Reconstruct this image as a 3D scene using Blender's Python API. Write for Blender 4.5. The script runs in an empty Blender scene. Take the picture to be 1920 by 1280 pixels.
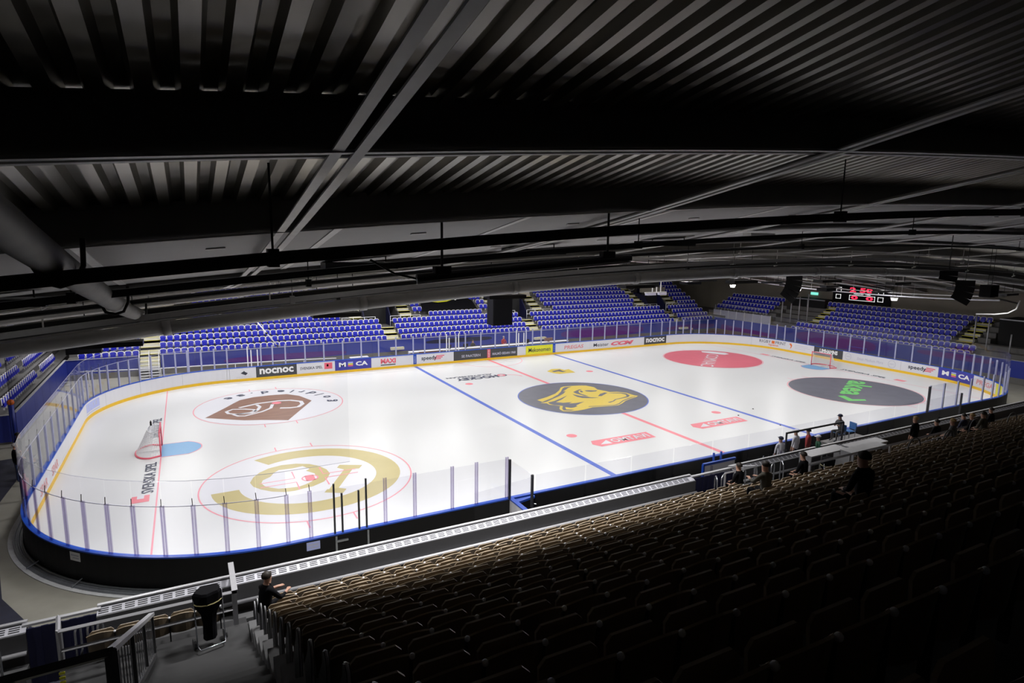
import bpy, bmesh, math, random
from mathutils import Vector, Matrix, Euler
random.seed(7)
SC = bpy.context.scene
COL = SC.collection
PI = math.pi

# ---------------------------------------------------------------- camera, world, lights, exposure
def look(yaw, pitch, roll):
    f = Vector((math.sin(yaw)*math.cos(pitch), math.cos(yaw)*math.cos(pitch), -math.sin(pitch)))
    r = f.cross(Vector((0, 0, 1))).normalized(); u = r.cross(f)
    r2 = r*math.cos(roll) + u*math.sin(roll); u2 = u*math.cos(roll) - r*math.sin(roll)
    return Matrix((r2, u2, -f)).transposed()
cam_data = bpy.data.cameras.new('camera')
cam_data.sensor_width = 36.0
cam_data.lens = 36.0*1148.35/1920.0
cam_data.clip_start = 0.05; cam_data.clip_end = 300
cam = bpy.data.objects.new('camera', cam_data); COL.objects.link(cam)
cam.matrix_world = Matrix.Translation((-23.9658, -34.3978, 10.5488)) @ look(0.4898, 0.1592, 0.0122).to_4x4()
SC.camera = cam

SC.view_settings.view_transform = 'Standard'
SC.view_settings.look = 'None'
SC.view_settings.gamma = 1.0
SC.view_settings.use_curve_mapping = False
SC.view_settings.exposure = 0.0
SC.cycles.transparent_max_bounces = 32
SC.cycles.max_bounces = 8
SC.cycles.sample_clamp_indirect = 4.0

world = bpy.data.worlds.new('world'); SC.world = world
world.use_nodes = True
world.node_tree.nodes['Background'].inputs[0].default_value = (0.5, 0.55, 0.65, 1)
world.node_tree.nodes['Background'].inputs[1].default_value = 0.0

# roof surface: sags across the rink, arches along it
def S(x, y): return 9.97 + 0.0031*y*y - 0.002*x*x

LAMP_POWER = 188.0
STAND_FILL_POWER = 400.0
NEAR_POWER = 250.0
LAMPS = []          # (x, y, z, power, spread)
for ly in (-13.2, -4.4, 4.4, 13.2):
    for k in range(9):
        lx = -26 + 6.5*k
        LAMPS.append((lx, ly, S(lx, ly) - 1.75, LAMP_POWER*(1.12 if ly < -13 else 1.0)*(1.22 if lx < -12 else 1.0), 148 if ly < -13 else 180))
for k in range(8):
    lx = -32 + 7.6*k
    LAMPS.append((lx, 19.2, S(lx, 19.2) - 1.6, STAND_FILL_POWER*(1.0 if lx < 12 else 0.35), 170))  # extra lamp row added to brighten the far stand seats
def add_area(x, y, z, power, spread, sx=1.5, sy=0.5):
    l = bpy.data.lights.new('lamp_light', 'AREA'); l.shape = 'RECTANGLE'; l.size = sx; l.size_y = sy
    l.energy = power; l.spread = math.radians(spread); l.color = (1.0, 0.985, 0.97)
    o = bpy.data.objects.new('lamp_light', l); COL.objects.link(o); o.location = (x, y, z)
    return o
for lx, f_ in ((-32.5, 0.25), (-27.0, 0.2), (-20.5, 1.0), (-16.0, 1.0), (-11.5, 0.8)):
    LAMPS.append((lx, -20.6, S(lx, -20.6) - 0.5, NEAR_POWER*f_, 96))
for L_ in LAMPS:
    add_area(*L_)

# ---------------------------------------------------------------- materials
def mat(name, col, rough=0.5, metal=0.0, var=0.06, scale=6.0, spec=0.5, bump=0.0, emit=None, col2=None, stretch=None):
    m = bpy.data.materials.new(name); m.use_nodes = True
    nt = m.node_tree; b = nt.nodes['Principled BSDF']
    b.inputs['Roughness'].default_value = rough; b.inputs['Metallic'].default_value = metal
    b.inputs['Specular IOR Level'].default_value = spec
    c = tuple(col) + (1,)
    tc = nt.nodes.new('ShaderNodeTexCoord'); nz = nt.nodes.new('ShaderNodeTexNoise')
    nz.inputs['Scale'].default_value = scale; nz.inputs['Detail'].default_value = 4
    if stretch:
        mp = nt.nodes.new('ShaderNodeMapping'); mp.inputs['Scale'].default_value = stretch
        nt.links.new(tc.outputs['Object'], mp.inputs[0]); nt.links.new(mp.outputs[0], nz.inputs['Vector'])
    else:
        nt.links.new(tc.outputs['Object'], nz.inputs['Vector'])
    mx = nt.nodes.new('ShaderNodeMix'); mx.data_type = 'RGBA'
    d = col2 if col2 else [min(1, v*(1-2*var)) for v in col]
    e = col if col2 else [min(1, v*(1+var)) for v in col]
    mx.inputs[6].default_value = tuple(e) + (1,); mx.inputs[7].default_value = tuple(d) + (1,)
    nt.links.new(nz.outputs['Fac'], mx.inputs[0]); nt.links.new(mx.outputs[2], b.inputs['Base Color'])
    if bump:
        bp = nt.nodes.new('ShaderNodeBump'); bp.inputs['Strength'].default_value = bump; bp.inputs['Distance'].default_value = 0.01
        nt.links.new(nz.outputs['Fac'], bp.inputs['Height']); nt.links.new(bp.outputs[0], b.inputs['Normal'])
    if emit:
        b.inputs['Emission Color'].default_value = tuple(emit[0]) + (1,); b.inputs['Emission Strength'].default_value = emit[1]
    return m
def glass_mat(name, tint, refl=1.0):
    m = bpy.data.materials.new(name); m.use_nodes = True
    nt = m.node_tree; nt.nodes.clear()
    out = nt.nodes.new('ShaderNodeOutputMaterial'); mix = nt.nodes.new('ShaderNodeMixShader')
    tr = nt.nodes.new('ShaderNodeBsdfTransparent'); tr.inputs[0].default_value = tuple(tint) + (1,)
    gl = nt.nodes.new('ShaderNodeBsdfGlossy'); gl.inputs['Roughness'].default_value = 0.04; gl.inputs[0].default_value = (refl, refl, refl, 1)
    lw = nt.nodes.new('ShaderNodeLayerWeight'); lw.inputs[0].default_value = 0.5
    pw = nt.nodes.new('ShaderNodeMath'); pw.operation = 'POWER'; pw.inputs[1].default_value = 5.0
    ma = nt.nodes.new('ShaderNodeMath'); ma.operation = 'MULTIPLY_ADD'; ma.inputs[1].default_value = 0.5; ma.inputs[2].default_value = 0.022
    nt.links.new(lw.outputs['Facing'], pw.inputs[0]); nt.links.new(pw.outputs[0], ma.inputs[0])
    nt.links.new(ma.outputs[0], mix.inputs[0]); nt.links.new(tr.outputs[0], mix.inputs[1]); nt.links.new(gl.outputs[0], mix.inputs[2])
    nt.links.new(mix.outputs[0], out.inputs[0])
    return m
M = dict(
    ice=mat('ice_white', (0.72, 0.73, 0.745), 0.32, var=0.012, scale=0.25, spec=0.25),
    board=mat('board_white', (0.72, 0.72, 0.77), 0.4, var=0.02, scale=2),
    kick=mat('kick_yellow', (0.85, 0.52, 0.02), 0.45, var=0.03),
    cap=mat('rail_blue', (0.010, 0.08, 0.52), 0.35, var=0.04),
    black=mat('black_cover', (0.006, 0.006, 0.007), 0.5, var=0.2, scale=1.5, spec=0.2),
    steel=mat('galvanised_steel', (0.33, 0.35, 0.38), 0.38, 0.7, var=0.15, scale=12),
    postw=mat('post_aluminium', (0.62, 0.63, 0.72), 0.35, 0.3, var=0.05),
    postd=mat('post_dark', (0.035, 0.037, 0.045), 0.4, 0.3),
    postwhite=mat('post_white', (0.86, 0.86, 0.9), 0.35, var=0.03),
    acryl=glass_mat('acrylic_post', (0.80, 0.78, 0.86), 0.8),
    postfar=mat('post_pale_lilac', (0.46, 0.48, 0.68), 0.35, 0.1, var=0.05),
    glass=glass_mat('shield_glass', (0.955, 0.955, 0.97)),
    netting=glass_mat('safety_netting', (0.955, 0.955, 0.96), 0.0),
    red=mat('paint_red', (0.80, 0.13, 0.19), 0.4, var=0.04),
    redice=mat('ice_red', (0.86, 0.25, 0.30), 0.35, var=0.03, spec=0.25),
    pink=mat('ice_thin_red', (0.87, 0.32, 0.40), 0.35, var=0.03, spec=0.25),
    blueice=mat('ice_blue', (0.10, 0.17, 0.62), 0.35, var=0.04, spec=0.25),
    crease=mat('crease_blue', (0.18, 0.40, 0.68), 0.35, var=0.03, spec=0.25),
    gold=mat('ice_gold', (0.56, 0.48, 0.23), 0.35, var=0.05, scale=1, spec=0.25),
    icew=mat('ice_paint_white', (0.73, 0.735, 0.79), 0.35, var=0.01, spec=0.25),
    darkice=mat('ice_dark_grey', (0.145, 0.148, 0.185), 0.4, var=0.12, scale=1.2, spec=0.25),
    yelice=mat('ice_yellow', (0.74, 0.56, 0.09), 0.35, var=0.04, spec=0.25),
    greenice=mat('ice_green', (0.18, 0.62, 0.18), 0.35, var=0.05, spec=0.25),
    disc=mat('ice_disc_red', (0.66, 0.145, 0.20), 0.4, var=0.05, scale=1.0, spec=0.25),
    textice=mat('ice_lettering', (0.07, 0.08, 0.13), 0.4, spec=0.25),
    wood=mat('ice_plank_print', (0.42, 0.24, 0.17), 0.4, var=0.1, scale=1.3, spec=0.25, col2=(0.13, 0.07, 0.055), stretch=(0.5, 5.0, 1)),
    ink=mat('ink_dark', (0.03, 0.035, 0.06), 0.4),
    adgrey=mat('advert_dark_grey', (0.055, 0.057, 0.065), 0.4),
    adblue=mat('advert_blue', (0.045, 0.045, 0.36), 0.4),
    adyel=mat('advert_yellow', (0.80, 0.78, 0.03), 0.4),
    white=mat('white_paint', (0.86, 0.86, 0.88), 0.4, var=0.02),
    faint=mat('faded_print', (0.50, 0.50, 0.62), 0.4),
    faintred=mat('faded_red_print', (0.75, 0.30, 0.32), 0.4),
    adskyb=mat('advert_pale_blue', (0.45, 0.50, 0.85), 0.4),
    orange=mat('orange_print', (0.80, 0.17, 0.03), 0.4),
    conc=mat('concrete_floor', (0.27, 0.26, 0.22), 0.75, var=0.12, scale=1.1, bump=0.2),
    concl=mat('concrete_pale', (0.55, 0.56, 0.57), 0.6, var=0.12, scale=5),
    carpet=mat('dark_carpet', (0.016, 0.017, 0.036), 0.85, var=0.35, scale=2.2),
    tread=mat('far_step_concrete', (0.66, 0.64, 0.54), 0.75, var=0.06, scale=2),
    treadg=mat('grey_terrace', (0.17, 0.165, 0.16), 0.75, var=0.08, scale=2),
    treadn=mat('near_terrace_grey', (0.12, 0.12, 0.125), 0.8, var=0.1, scale=3),
    stairg=mat('stair_grey', (0.040, 0.040, 0.042), 0.8, var=0.1, scale=3),
    nose=mat('yellow_step_edge', (0.72, 0.66, 0.06), 0.55),
    wallblue=mat('blue_front_wall', (0.028, 0.045, 0.33), 0.4, var=0.08, scale=0.7),
    navy=mat('navy_cloth', (0.006, 0.007, 0.045), 0.6),
    plinth=mat('grey_plinth', (0.14, 0.135, 0.13), 0.7),
    hall=mat('hall_wall', (0.36, 0.33, 0.27), 0.8, var=0.12, scale=0.5),
    dark=mat('dark_wall', (0.012, 0.012, 0.013), 0.8),
    deck=mat('roof_deck', (0.46, 0.44, 0.39), 0.32, 0.6, var=0.15, scale=1.5),
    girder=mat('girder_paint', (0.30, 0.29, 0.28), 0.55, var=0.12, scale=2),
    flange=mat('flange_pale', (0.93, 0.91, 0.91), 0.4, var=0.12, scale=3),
    gpanel=mat('soffit_grey', (0.50, 0.495, 0.505), 0.6, var=0.03, scale=3),
    pipe=mat('dark_pipe', (0.02, 0.02, 0.022), 0.4),
    duct=mat('grey_duct', (0.42, 0.42, 0.43), 0.5, 0.2, var=0.08),
    darkduct=mat('dark_duct', (0.10, 0.095, 0.085), 0.6, var=0.3, scale=4),  # mottled dark grey, darker than the other duct
    cable=mat('cable_black', (0.01, 0.01, 0.01), 0.5),
    seatb=mat('seat_blue', (0.020, 0.026, 0.50), 0.38, var=0.05, scale=3),
    seatrim=mat('seat_rim_white', (0.92, 0.90, 0.92), 0.4, var=0.02),
    seatn=mat('seat_brown_ply', (0.25, 0.19, 0.125), 0.42, var=0.08, scale=2, stretch=(1, 1, 8)),
    seatr=mat('seat_ply_edge_highlight', (0.42, 0.33, 0.22), 0.42, var=0.08),  # lighter ply tone paints the highlight along the backrest's top edge
    knob=mat('bolt_cap', (0.9, 0.9, 0.95), 0.3, 0.1),
    chrome=mat('chrome', (0.66, 0.68, 0.74), 0.22, 0.9),
    railw=mat('handrail_grey', (0.50, 0.50, 0.53), 0.4, 0.2),
    raild=mat('handrail_dark', (0.09, 0.09, 0.095), 0.4, 0.3),
    grille=mat('white_grille', (0.74, 0.74, 0.82), 0.4, 0.1),
    bpanel=mat('barrier_panel_grey', (0.072, 0.072, 0.078), 0.6, var=0.05),
    slot=mat('slot_black', (0.012, 0.012, 0.016), 0.6),
    net=mat('net_white', (0.78, 0.78, 0.80), 0.6),
    led_red=mat('led_red', (0.3, 0.0, 0.01), 0.5, emit=((1.0, 0.02, 0.06), 2.2)),
    led_white=mat('led_white', (0.6, 0.6, 0.6), 0.5, emit=((1, 1, 1), 0.8)),
    exitg=mat('exit_green', (0.1, 0.7, 0.5), 0.5, emit=((0.25, 0.95, 0.75), 1.0)),
    lens=mat('lamp_lens', (0.9, 0.9, 0.9), 0.3, emit=((1, 0.98, 0.95), 1.6)),
    purple_refl=mat('purple_reflection', (0.09, 0.015, 0.22), 0.4),  # paints the purple reflections of the glass onto the walls behind
    skin=mat('skin', (0.50, 0.28, 0.20), 0.55),
    hairb=mat('hair_dark', (0.02, 0.014, 0.01), 0.6), hairg=mat('hair_grey', (0.35, 0.33, 0.31), 0.6),
    hairy=mat('hair_blond', (0.35, 0.22, 0.08), 0.6),
    cl_black=mat('cloth_black', (0.006, 0.006, 0.008), 0.8, spec=0.1), cl_navy=mat('cloth_navy', (0.012, 0.016, 0.05), 0.75),
    cl_white=mat('cloth_white', (0.75, 0.75, 0.8), 0.7), cl_denim=mat('cloth_denim', (0.03, 0.05, 0.13), 0.75),
    cl_grey=mat('cloth_grey', (0.08, 0.08, 0.085), 0.75), cl_olive=mat('cloth_olive', (0.06, 0.055, 0.04), 0.75),
    cl_red=mat('cloth_red', (0.4, 0.03, 0.03), 0.7), cl_green=mat('cloth_green', (0.02, 0.12, 0.06), 0.7),
    chairb=mat('plastic_blue', (0.02, 0.16, 0.45), 0.4),
)

# ---------------------------------------------------------------- object helpers
def tag(o, label=None, cat=None, group=None, kind=None):
    if label: o['label'] = label
    if cat: o['category'] = cat
    if group: o['group'] = group
    if kind: o['kind'] = kind
    return o
def link_mesh(name, me, parent=None):
    o = bpy.data.objects.new(name, me); COL.objects.link(o)
    if parent: o.parent = parent
    return o
def empty(name, label, cat, loc=(0, 0, 0), rz=0, group=None):
    o = bpy.data.objects.new(name, None); COL.objects.link(o); o.empty_display_size = 0.2
    o.location = loc; o.rotation_euler = (0, 0, rz)
    return tag(o, label, cat, group)
class MB:
    def __init__(s): s.v = []; s.f = []; s.m = []; s.mats = []; s.sm = False
    def mi(s, m):
        m = M[m] if isinstance(m, str) else m
        if m not in s.mats: s.mats.append(m)
        return s.mats.index(m)
    def face(s, pts, m):
        i = len(s.v); s.v += [tuple(p) for p in pts]; s.f.append(tuple(range(i, i+len(pts)))); s.m.append(s.mi(m))
    def box(s, a, b, m, fn=None):
        x0, y0, z0 = a; x1, y1, z1 = b
        P_ = [(x0, y0, z0), (x1, y0, z0), (x1, y1, z0), (x0, y1, z0), (x0, y0, z1), (x1, y0, z1), (x1, y1, z1), (x0, y1, z1)]
        if fn: P_ = [fn(*p) for p in P_]
        i = len(s.v); s.v += P_; k = s.mi(m)
        for f in ((0, 3, 2, 1), (4, 5, 6, 7), (0, 1, 5, 4), (1, 2, 6, 5), (2, 3, 7, 6), (3, 0, 4, 7)):
            s.f.append(tuple(i+q for q in f)); s.m.append(k)
    def tube(s, pts, r, m, n=8, caps=True, radii=None):
        pts = [Vector(p) for p in pts]; k = s.mi(m); base = len(s.v); up = Vector((0, 0, 1))
        prev = None
        for j, p in enumerate(pts):
            d = (pts[min(j+1, len(pts)-1)] - pts[max(j-1, 0)]).normalized()
            a = d.cross(up)
            if a.length < 1e-3: a = d.cross(Vector((1, 0, 0)))
            a.normalize()
            if prev is not None:
                a = (prev - d*prev.dot(d)); a.normalize()
            prev = a; b = d.cross(a)
            rr = radii[j] if radii else r
            for q in range(n):
                t = 2*PI*q/n; s.v.append(tuple(p + a*(rr*math.cos(t)) + b*(rr*math.sin(t))))
        for j in range(len(pts)-1):
            for q in range(n):
                A = base+j*n+q; B = base+j*n+(q+1) % n
                s.f.append((A, B, B+n, A+n)); s.m.append(k)
        if caps:
            s.f.append(tuple(base+q for q in range(n))[::-1]); s.m.append(k)
            e = base+(len(pts)-1)*n; s.f.append(tuple(e+q for q in range(n))); s.m.append(k)
    def ball(s, c, r, m, n=8, sc=(1, 1, 1)):
        k = s.mi(m); base = len(s.v); R_ = n//2+1
        for i in range(R_+1):
            t = PI*i/R_
            for j in range(n):
                p = 2*PI*j/n
                s.v.append((c[0]+r*sc[0]*math.sin(t)*math.cos(p), c[1]+r*sc[1]*math.sin(t)*math.sin(p), c[2]+r*sc[2]*math.cos(t)))
        for i in range(R_):
            for j in range(n):
                a = base+i*n+j; b = base+i*n+(j+1) % n
                s.f.append((a, a+n, b+n, b)); s.m.append(k)
    def prism(s, poly, z0, z1, m, fn=None):
        fn = fn or (lambda x, y, z: (x, y, z)); n = len(poly); i = len(s.v); k = s.mi(m)
        s.v += [fn(x, y, z0) for x, y in poly] + [fn(x, y, z1) for x, y in poly]
        s.f.append(tuple(i+q for q in range(n))[::-1]); s.m.append(k)
        s.f.append(tuple(i+n+q for q in range(n))); s.m.append(k)
        for q in range(n):
            r = (q+1) % n; s.f.append((i+q, i+r, i+n+r, i+n+q)); s.m.append(k)
    def mesh(s, name, smooth=False):
        me = bpy.data.meshes.new(name); me.from_pydata(s.v, [], s.f)
        for m in s.mats: me.materials.append(m)
        me.polygons.foreach_set('material_index', s.m)
        if smooth: me.polygons.foreach_set('use_smooth', [True]*len(s.f))
        me.update(); return me
    def build(s, name, parent=None, smooth=False, kind=None, label=None, cat=None):
        o = link_mesh(name, s.mesh(name, smooth), parent)
        return tag(o, label, cat, None, kind)
def B(name, a, b, m, parent=None, **k):
    q = MB(); q.box(a, b, m); return q.build(name, parent, **k)
def T(name, pts, r, m, parent=None, n=8, **k):
    q = MB(); q.tube(pts, r, m, n); return q.build(name, parent, smooth=True, **k)
def copy_tree(o, parent=None, label=None, loc=None, rz=None):
    c = o.copy(); COL.objects.link(c); c.parent = parent
    if label: c['label'] = label
    if loc is not None: c.location = loc
    if rz is not None: c.rotation_euler = (0, 0, rz)
    for ch in CH.get(o.name, []): 
        d = copy_tree(ch, c)
    return c
CH = {}
def remember(o):
    CH[o.name] = [c for c in o.children]
    for c in o.children: remember(c)
ORD = ['first', 'second', 'third', 'fourth', 'fifth', 'sixth', 'seventh', 'eighth', 'ninth', 'tenth', 'eleventh', 'twelfth', 'thirteenth', 'fourteenth', 'fifteenth', 'sixteenth', 'seventeenth', 'eighteenth', 'nineteenth', 'twentieth']
def ordinal(n):
    if n < 20: return ORD[n]
    t, u = divmod(n+1, 10)
    tens = {2: 'twenty', 3: 'thirty', 4: 'forty', 5: 'fifty', 6: 'sixty', 7: 'seventy', 8: 'eighty', 9: 'ninety'}[t] if t < 10 else 'hundred'
    return tens + '-' + ORD[u-1] if u else tens + 'th'

# text: outlines of the built-in font as flat polygons in a unit box
_TC = {}
def text_polys(txt, bold=0.0, shear=0.0):
    key = (txt, bold, shear)
    if key in _TC: return _TC[key]
    c = bpy.data.curves.new('t', 'FONT'); c.body = txt; c.size = 1; c.offset = bold; c.shear = shear; c.resolution_u = 2
    o = bpy.data.objects.new('t', c); COL.objects.link(o)
    dg = bpy.context.evaluated_depsgraph_get()
    me = bpy.data.meshes.new_from_object(o.evaluated_get(dg))
    v = [(p.co.x, p.co.y) for p in me.vertices]; f = [tuple(p.vertices) for p in me.polygons]
    bpy.data.objects.remove(o); bpy.data.curves.remove(c); bpy.data.meshes.remove(me)
    xs = [p[0] for p in v]; ys = [p[1] for p in v]; x0, x1, y0, y1 = min(xs), max(xs), min(ys), max(ys)
    v = [((a-x0)/(x1-x0), (b-y0)/(y1-y0)) for a, b in v]
    _TC[key] = (v, f); return v, f
def add_text(mb, txt, fn, m, bold=0.0, shear=0.0):
    """fn maps unit-box (u,v) to 3-D"""
    v, f = text_polys(txt, bold, shear); i = len(mb.v); k = mb.mi(m)
    mb.v += [fn(a, b) for a, b in v]
    for q in f: mb.f.append(tuple(i+t for t in q)); mb.m.append(k)

# rounded-rectangle run of the boards: s runs clockwise from the far side's middle
RL, RW, RR = 29.58, 15.0, 8.0
SX, SY, AL = RL-RR, RW-RR, PI/2*RR
TOT = 4*SX+4*SY+4*AL
def PN(s):
    s %= TOT
    if s < SX: return (s, RW, 0, 1)
    s -= SX
    if s < AL: a = s/RR; return (SX+RR*math.sin(a), SY+RR*math.cos(a), math.sin(a), math.cos(a))
    s -= AL
    if s < 2*SY: return (RL, SY-s, 1, 0)
    s -= 2*SY
    if s < AL: a = s/RR; return (SX+RR*math.cos(a), -SY-RR*math.sin(a), math.cos(a), -math.sin(a))
    s -= AL
    if s < 2*SX: return (SX-s, -RW, 0, -1)
    s -= 2*SX
    if s < AL: a = s/RR; return (-SX-RR*math.sin(a), -SY-RR*math.cos(a), -math.sin(a), -math.cos(a))
    s -= AL
    if s < 2*SY: return (-RL, -SY+s, -1, 0)
    s -= 2*SY
    if s < AL: a = s/RR; return (-SX-RR*math.cos(a), SY+RR*math.sin(a), -math.cos(a), math.sin(a))
    s -= AL
    return (-SX+s, RW, 0, 1)
def PO(s, off, z):
    x, y, nx, ny = PN(s); return (x+nx*off, y+ny*off, z)
CORN = [SX, SX+AL, SX+AL+2*SY, SX+2*AL+2*SY, 3*SX+2*AL+2*SY, 3*SX+3*AL+2*SY, 3*SX+3*AL+4*SY, 3*SX+4*AL+4*SY]
def samples(s0, s1, ds=0.42):
    n = max(1, int(math.ceil((s1-s0)/ds))); pts = [s0+(s1-s0)*i/n for i in range(n+1)]
    keep = [pts[0]]
    for a in pts[1:-1]:
        t = a % TOT
        if any(CORN[i] < t < CORN[i+1] for i in (0, 2, 4, 6)): keep.append(a)
    for c in CORN:
        for k in (-1, 0, 1):
            if s0 < c+k*TOT < s1: keep.append(c+k*TOT)
    keep.append(pts[-1]); return sorted(set(keep))
def strip(mb, s0, s1, z0, z1, o0, o1, m):
    ss = samples(s0, s1); k = mb.mi(m); i = len(mb.v)
    for s in ss: mb.v += [PO(s, o0, z0), PO(s, o1, z0), PO(s, o1, z1), PO(s, o0, z1)]
    for j in range(len(ss)-1):
        a = i+4*j; b = a+4
        for p, q in ((0, 1), (1, 2), (2, 3), (3, 0)):
            mb.f.append((a+p, a+q, b+q, b+p)); mb.m.append(k)
    mb.f.append((i+3, i+2, i+1, i)); mb.m.append(k); e = i+4*(len(ss)-1); mb.f.append((e, e+1, e+2, e+3)); mb.m.append(k)

# ================================================================ setting: floors, walls, roof
def struct(name, mb, **k):
    o = mb.build(name, **k); o['kind'] = 'structure'; return o
q = MB()
ring = [PO(s, 0.02, 0)[:2] for s in samples(0, TOT)][:-1]
q.prism(ring, -0.06, 0.0, 'ice')
ice = struct('floor', q)
q = MB(); q.box((-46, -46, -0.35), (48, 42, -0.07), 'conc'); struct('floor.001', q)
# ground around the boards, level with the ice
def ringface(mb, s0, s1, o0, o1, z, m):
    ss = samples(s0, s1)
    for a, b in zip(ss[:-1], ss[1:]):
        mb.face([PO(a, o0, z), PO(b, o0, z), PO(b, o1, z), PO(a, o1, z)], m)
q = MB(); ringface(q, 0, TOT, 0.15, 9.0, -0.012, 'conc'); struct('floor.002', q)
# dark carpet mats laid by the players' entrance at the left end
q = MB(); q.prism([(-31.2, -6.6), (-30.7, -6.9), (-29.35, -12.7), (-28.05, -15.2), (-33, -19), (-36, -12), (-36, 1), (-31.0, 2.0)], -0.01, 0.004, 'carpet')
tag(q.build('floor_mat'), 'dark blue carpet mat beside the left end of the boards', 'mat')
q = MB(); q.prism([(-28.6, -14.55), (-26.4, -16.3), (-25.6, -18.9), (-33, -18.9), (-32, -14.9)], -0.009, 0.006, 'carpet')
tag(q.build('floor_mat'), 'dark carpet mat on the concrete below the near left barrier', 'mat')
for i, (x, y) in enumerate([(-31.3, -5.6), (-31.0, -7.4), (-31.5, -4.5)]):
    q = MB(); q.box((x-0.35, y-0.07, 0.005), (x+0.35, y+0.07, 0.012), 'conc')
    tag(q.build('floor_strip'), '%s pale strip on the dark mat beyond the left boards' % ORD[i], 'floor strip', 'pale strips on the dark mat')
q = MB(); q.box((41.6, -46, -0.1), (41.9, 42, 14), 'hall'); struct('wall_right', q)
q = MB(); q.box((-42.2, -46, -0.1), (-41.9, 42, 14), 'hall'); struct('wall_left', q)
q = MB(); q.box((-42, 36.5, -0.1), (42, 36.8, 15), 'hall'); struct('wall_far', q)
q = MB(); q.box((-42, -40.3, -0.1), (42, -40, 16), 'dark'); struct('wall_near', q)

# corrugated roof deck: ribs run across the hall, folds repeat every 27 cm
def deck():
    q = MB(); k = q.mi('deck'); pitch = 0.27; dep = 0.085
    xs = []
    n = int(84/pitch)
    for i in range(n):
        x = -42+i*pitch
        xs += [(x, 0), (x+0.11, 0), (x+0.145, dep), (x+0.235, dep)]
    ys = [-40+1.9*j for j in range(41)]
    for y in ys:
        for x, d in xs: q.v.append((x, y, S(x, y)+d))
    N = len(xs)
    for j in range(len(ys)-1):
        for i in range(N-1):
            a = j*N+i; q.f.append((a, a+N, a+N+1, a+1)); q.m.append(k)
    return q
struct('ceiling', deck())

def along_x(mb, Y, x0, x1, off0, off1, w, m, step=2.0, dy=0.0):
    n = max(1, int((x1-x0)/step))
    for j in range(n):
        a = x0+(x1-x0)*j/n; b = x0+(x1-x0)*(j+1)/n
        fn = lambda x, y, z: (x, y, S(x, Y)-z)
        mb.box((a, Y+dy-w/2, off1), (b, Y+dy+w/2, off0), m, fn)
def along_y(mb, X, y0, y1, off0, off1, w, m, step=1.6):
    n = max(1, int((y1-y0)/step))
    for j in range(n):
        a = y0+(y1-y0)*j/n; b = y0+(y1-y0)*(j+1)/n
        mb.box((X-w/2, a, off1), (X+w/2, b, off0), m, lambda x, y, z: (x, y, S(X, y)-z))
GY = [-29.35+3.3*i for i in range(19)]
for i, gy in enumerate(GY):
    r = empty('roof_girder', '%s long roof girder from the camera, running along the rink' % ORD[i], 'girder', (0, gy, 0), group='roof girders')
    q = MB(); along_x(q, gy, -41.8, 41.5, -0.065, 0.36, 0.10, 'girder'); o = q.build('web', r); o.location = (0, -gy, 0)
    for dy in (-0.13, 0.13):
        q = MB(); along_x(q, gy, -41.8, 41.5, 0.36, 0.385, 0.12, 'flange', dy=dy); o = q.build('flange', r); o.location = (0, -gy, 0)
BX = [-34.6, -28.7, -22.8, -16.9, -11.0, -5.1, 0.8, 6.7, 12.6, 18.5, 24.4, 30.3, 36.2]
for i, bx in enumerate(BX):
    r = empty('roof_beam', '%s double roof beam counted from the left end, crossing the girders' % ORD[i], 'beam', (bx, 0, 0), group='double roof beams')
    for dx in (-0.085, 0.085):
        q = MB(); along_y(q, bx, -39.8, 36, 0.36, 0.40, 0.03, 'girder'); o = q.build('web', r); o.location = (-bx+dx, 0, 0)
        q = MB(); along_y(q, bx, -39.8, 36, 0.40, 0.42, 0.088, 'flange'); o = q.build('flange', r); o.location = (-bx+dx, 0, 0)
# smooth grey soffit panels between the second, third and fourth girders, pale joint strips between them
jx = [-41.5]+[-37.5+3.1*i for i in range(26)]
for bay in (1, 2):
    y0, y1 = GY[bay]+0.22, GY[bay+1]-0.22
    r = empty('soffit', 'smooth grey soffit between the %s and %s girder from the camera' % (ORD[bay], ORD[bay+1]), 'ceiling panel', (0, y0, 0))
    for a, b in zip(jx[:-1], jx[1:]):
        q = MB()
        q.box((a+0.05, y0, 0.28), (b-0.05, y1, 0.24), 'gpanel', lambda x, y, z: (x, y, S(x, y)-z))
        o = q.build('panel', r); o.location = (0, -y0, 0)
        q = MB(); xm = (a+b)/2; ym = (y0+y1)/2
        q.box((xm-0.13, ym-0.03, 0.30), (xm+0.13, ym+0.03, 0.28), 'flange', lambda x, y, z: (x, y, S(x, y)-z))
        o = q.build('clip', r); o.location = (0, -y0, 0)
    for a in jx[1:-1]:
        q = MB(); q.box((a-0.06, y0, 0.295), (a+0.06, y1, 0.25), 'flange', lambda x, y, z: (x, y, S(x, y)-z))
        o = q.build('joint_strip', r); o.location = (0, -y0, 0)

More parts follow.
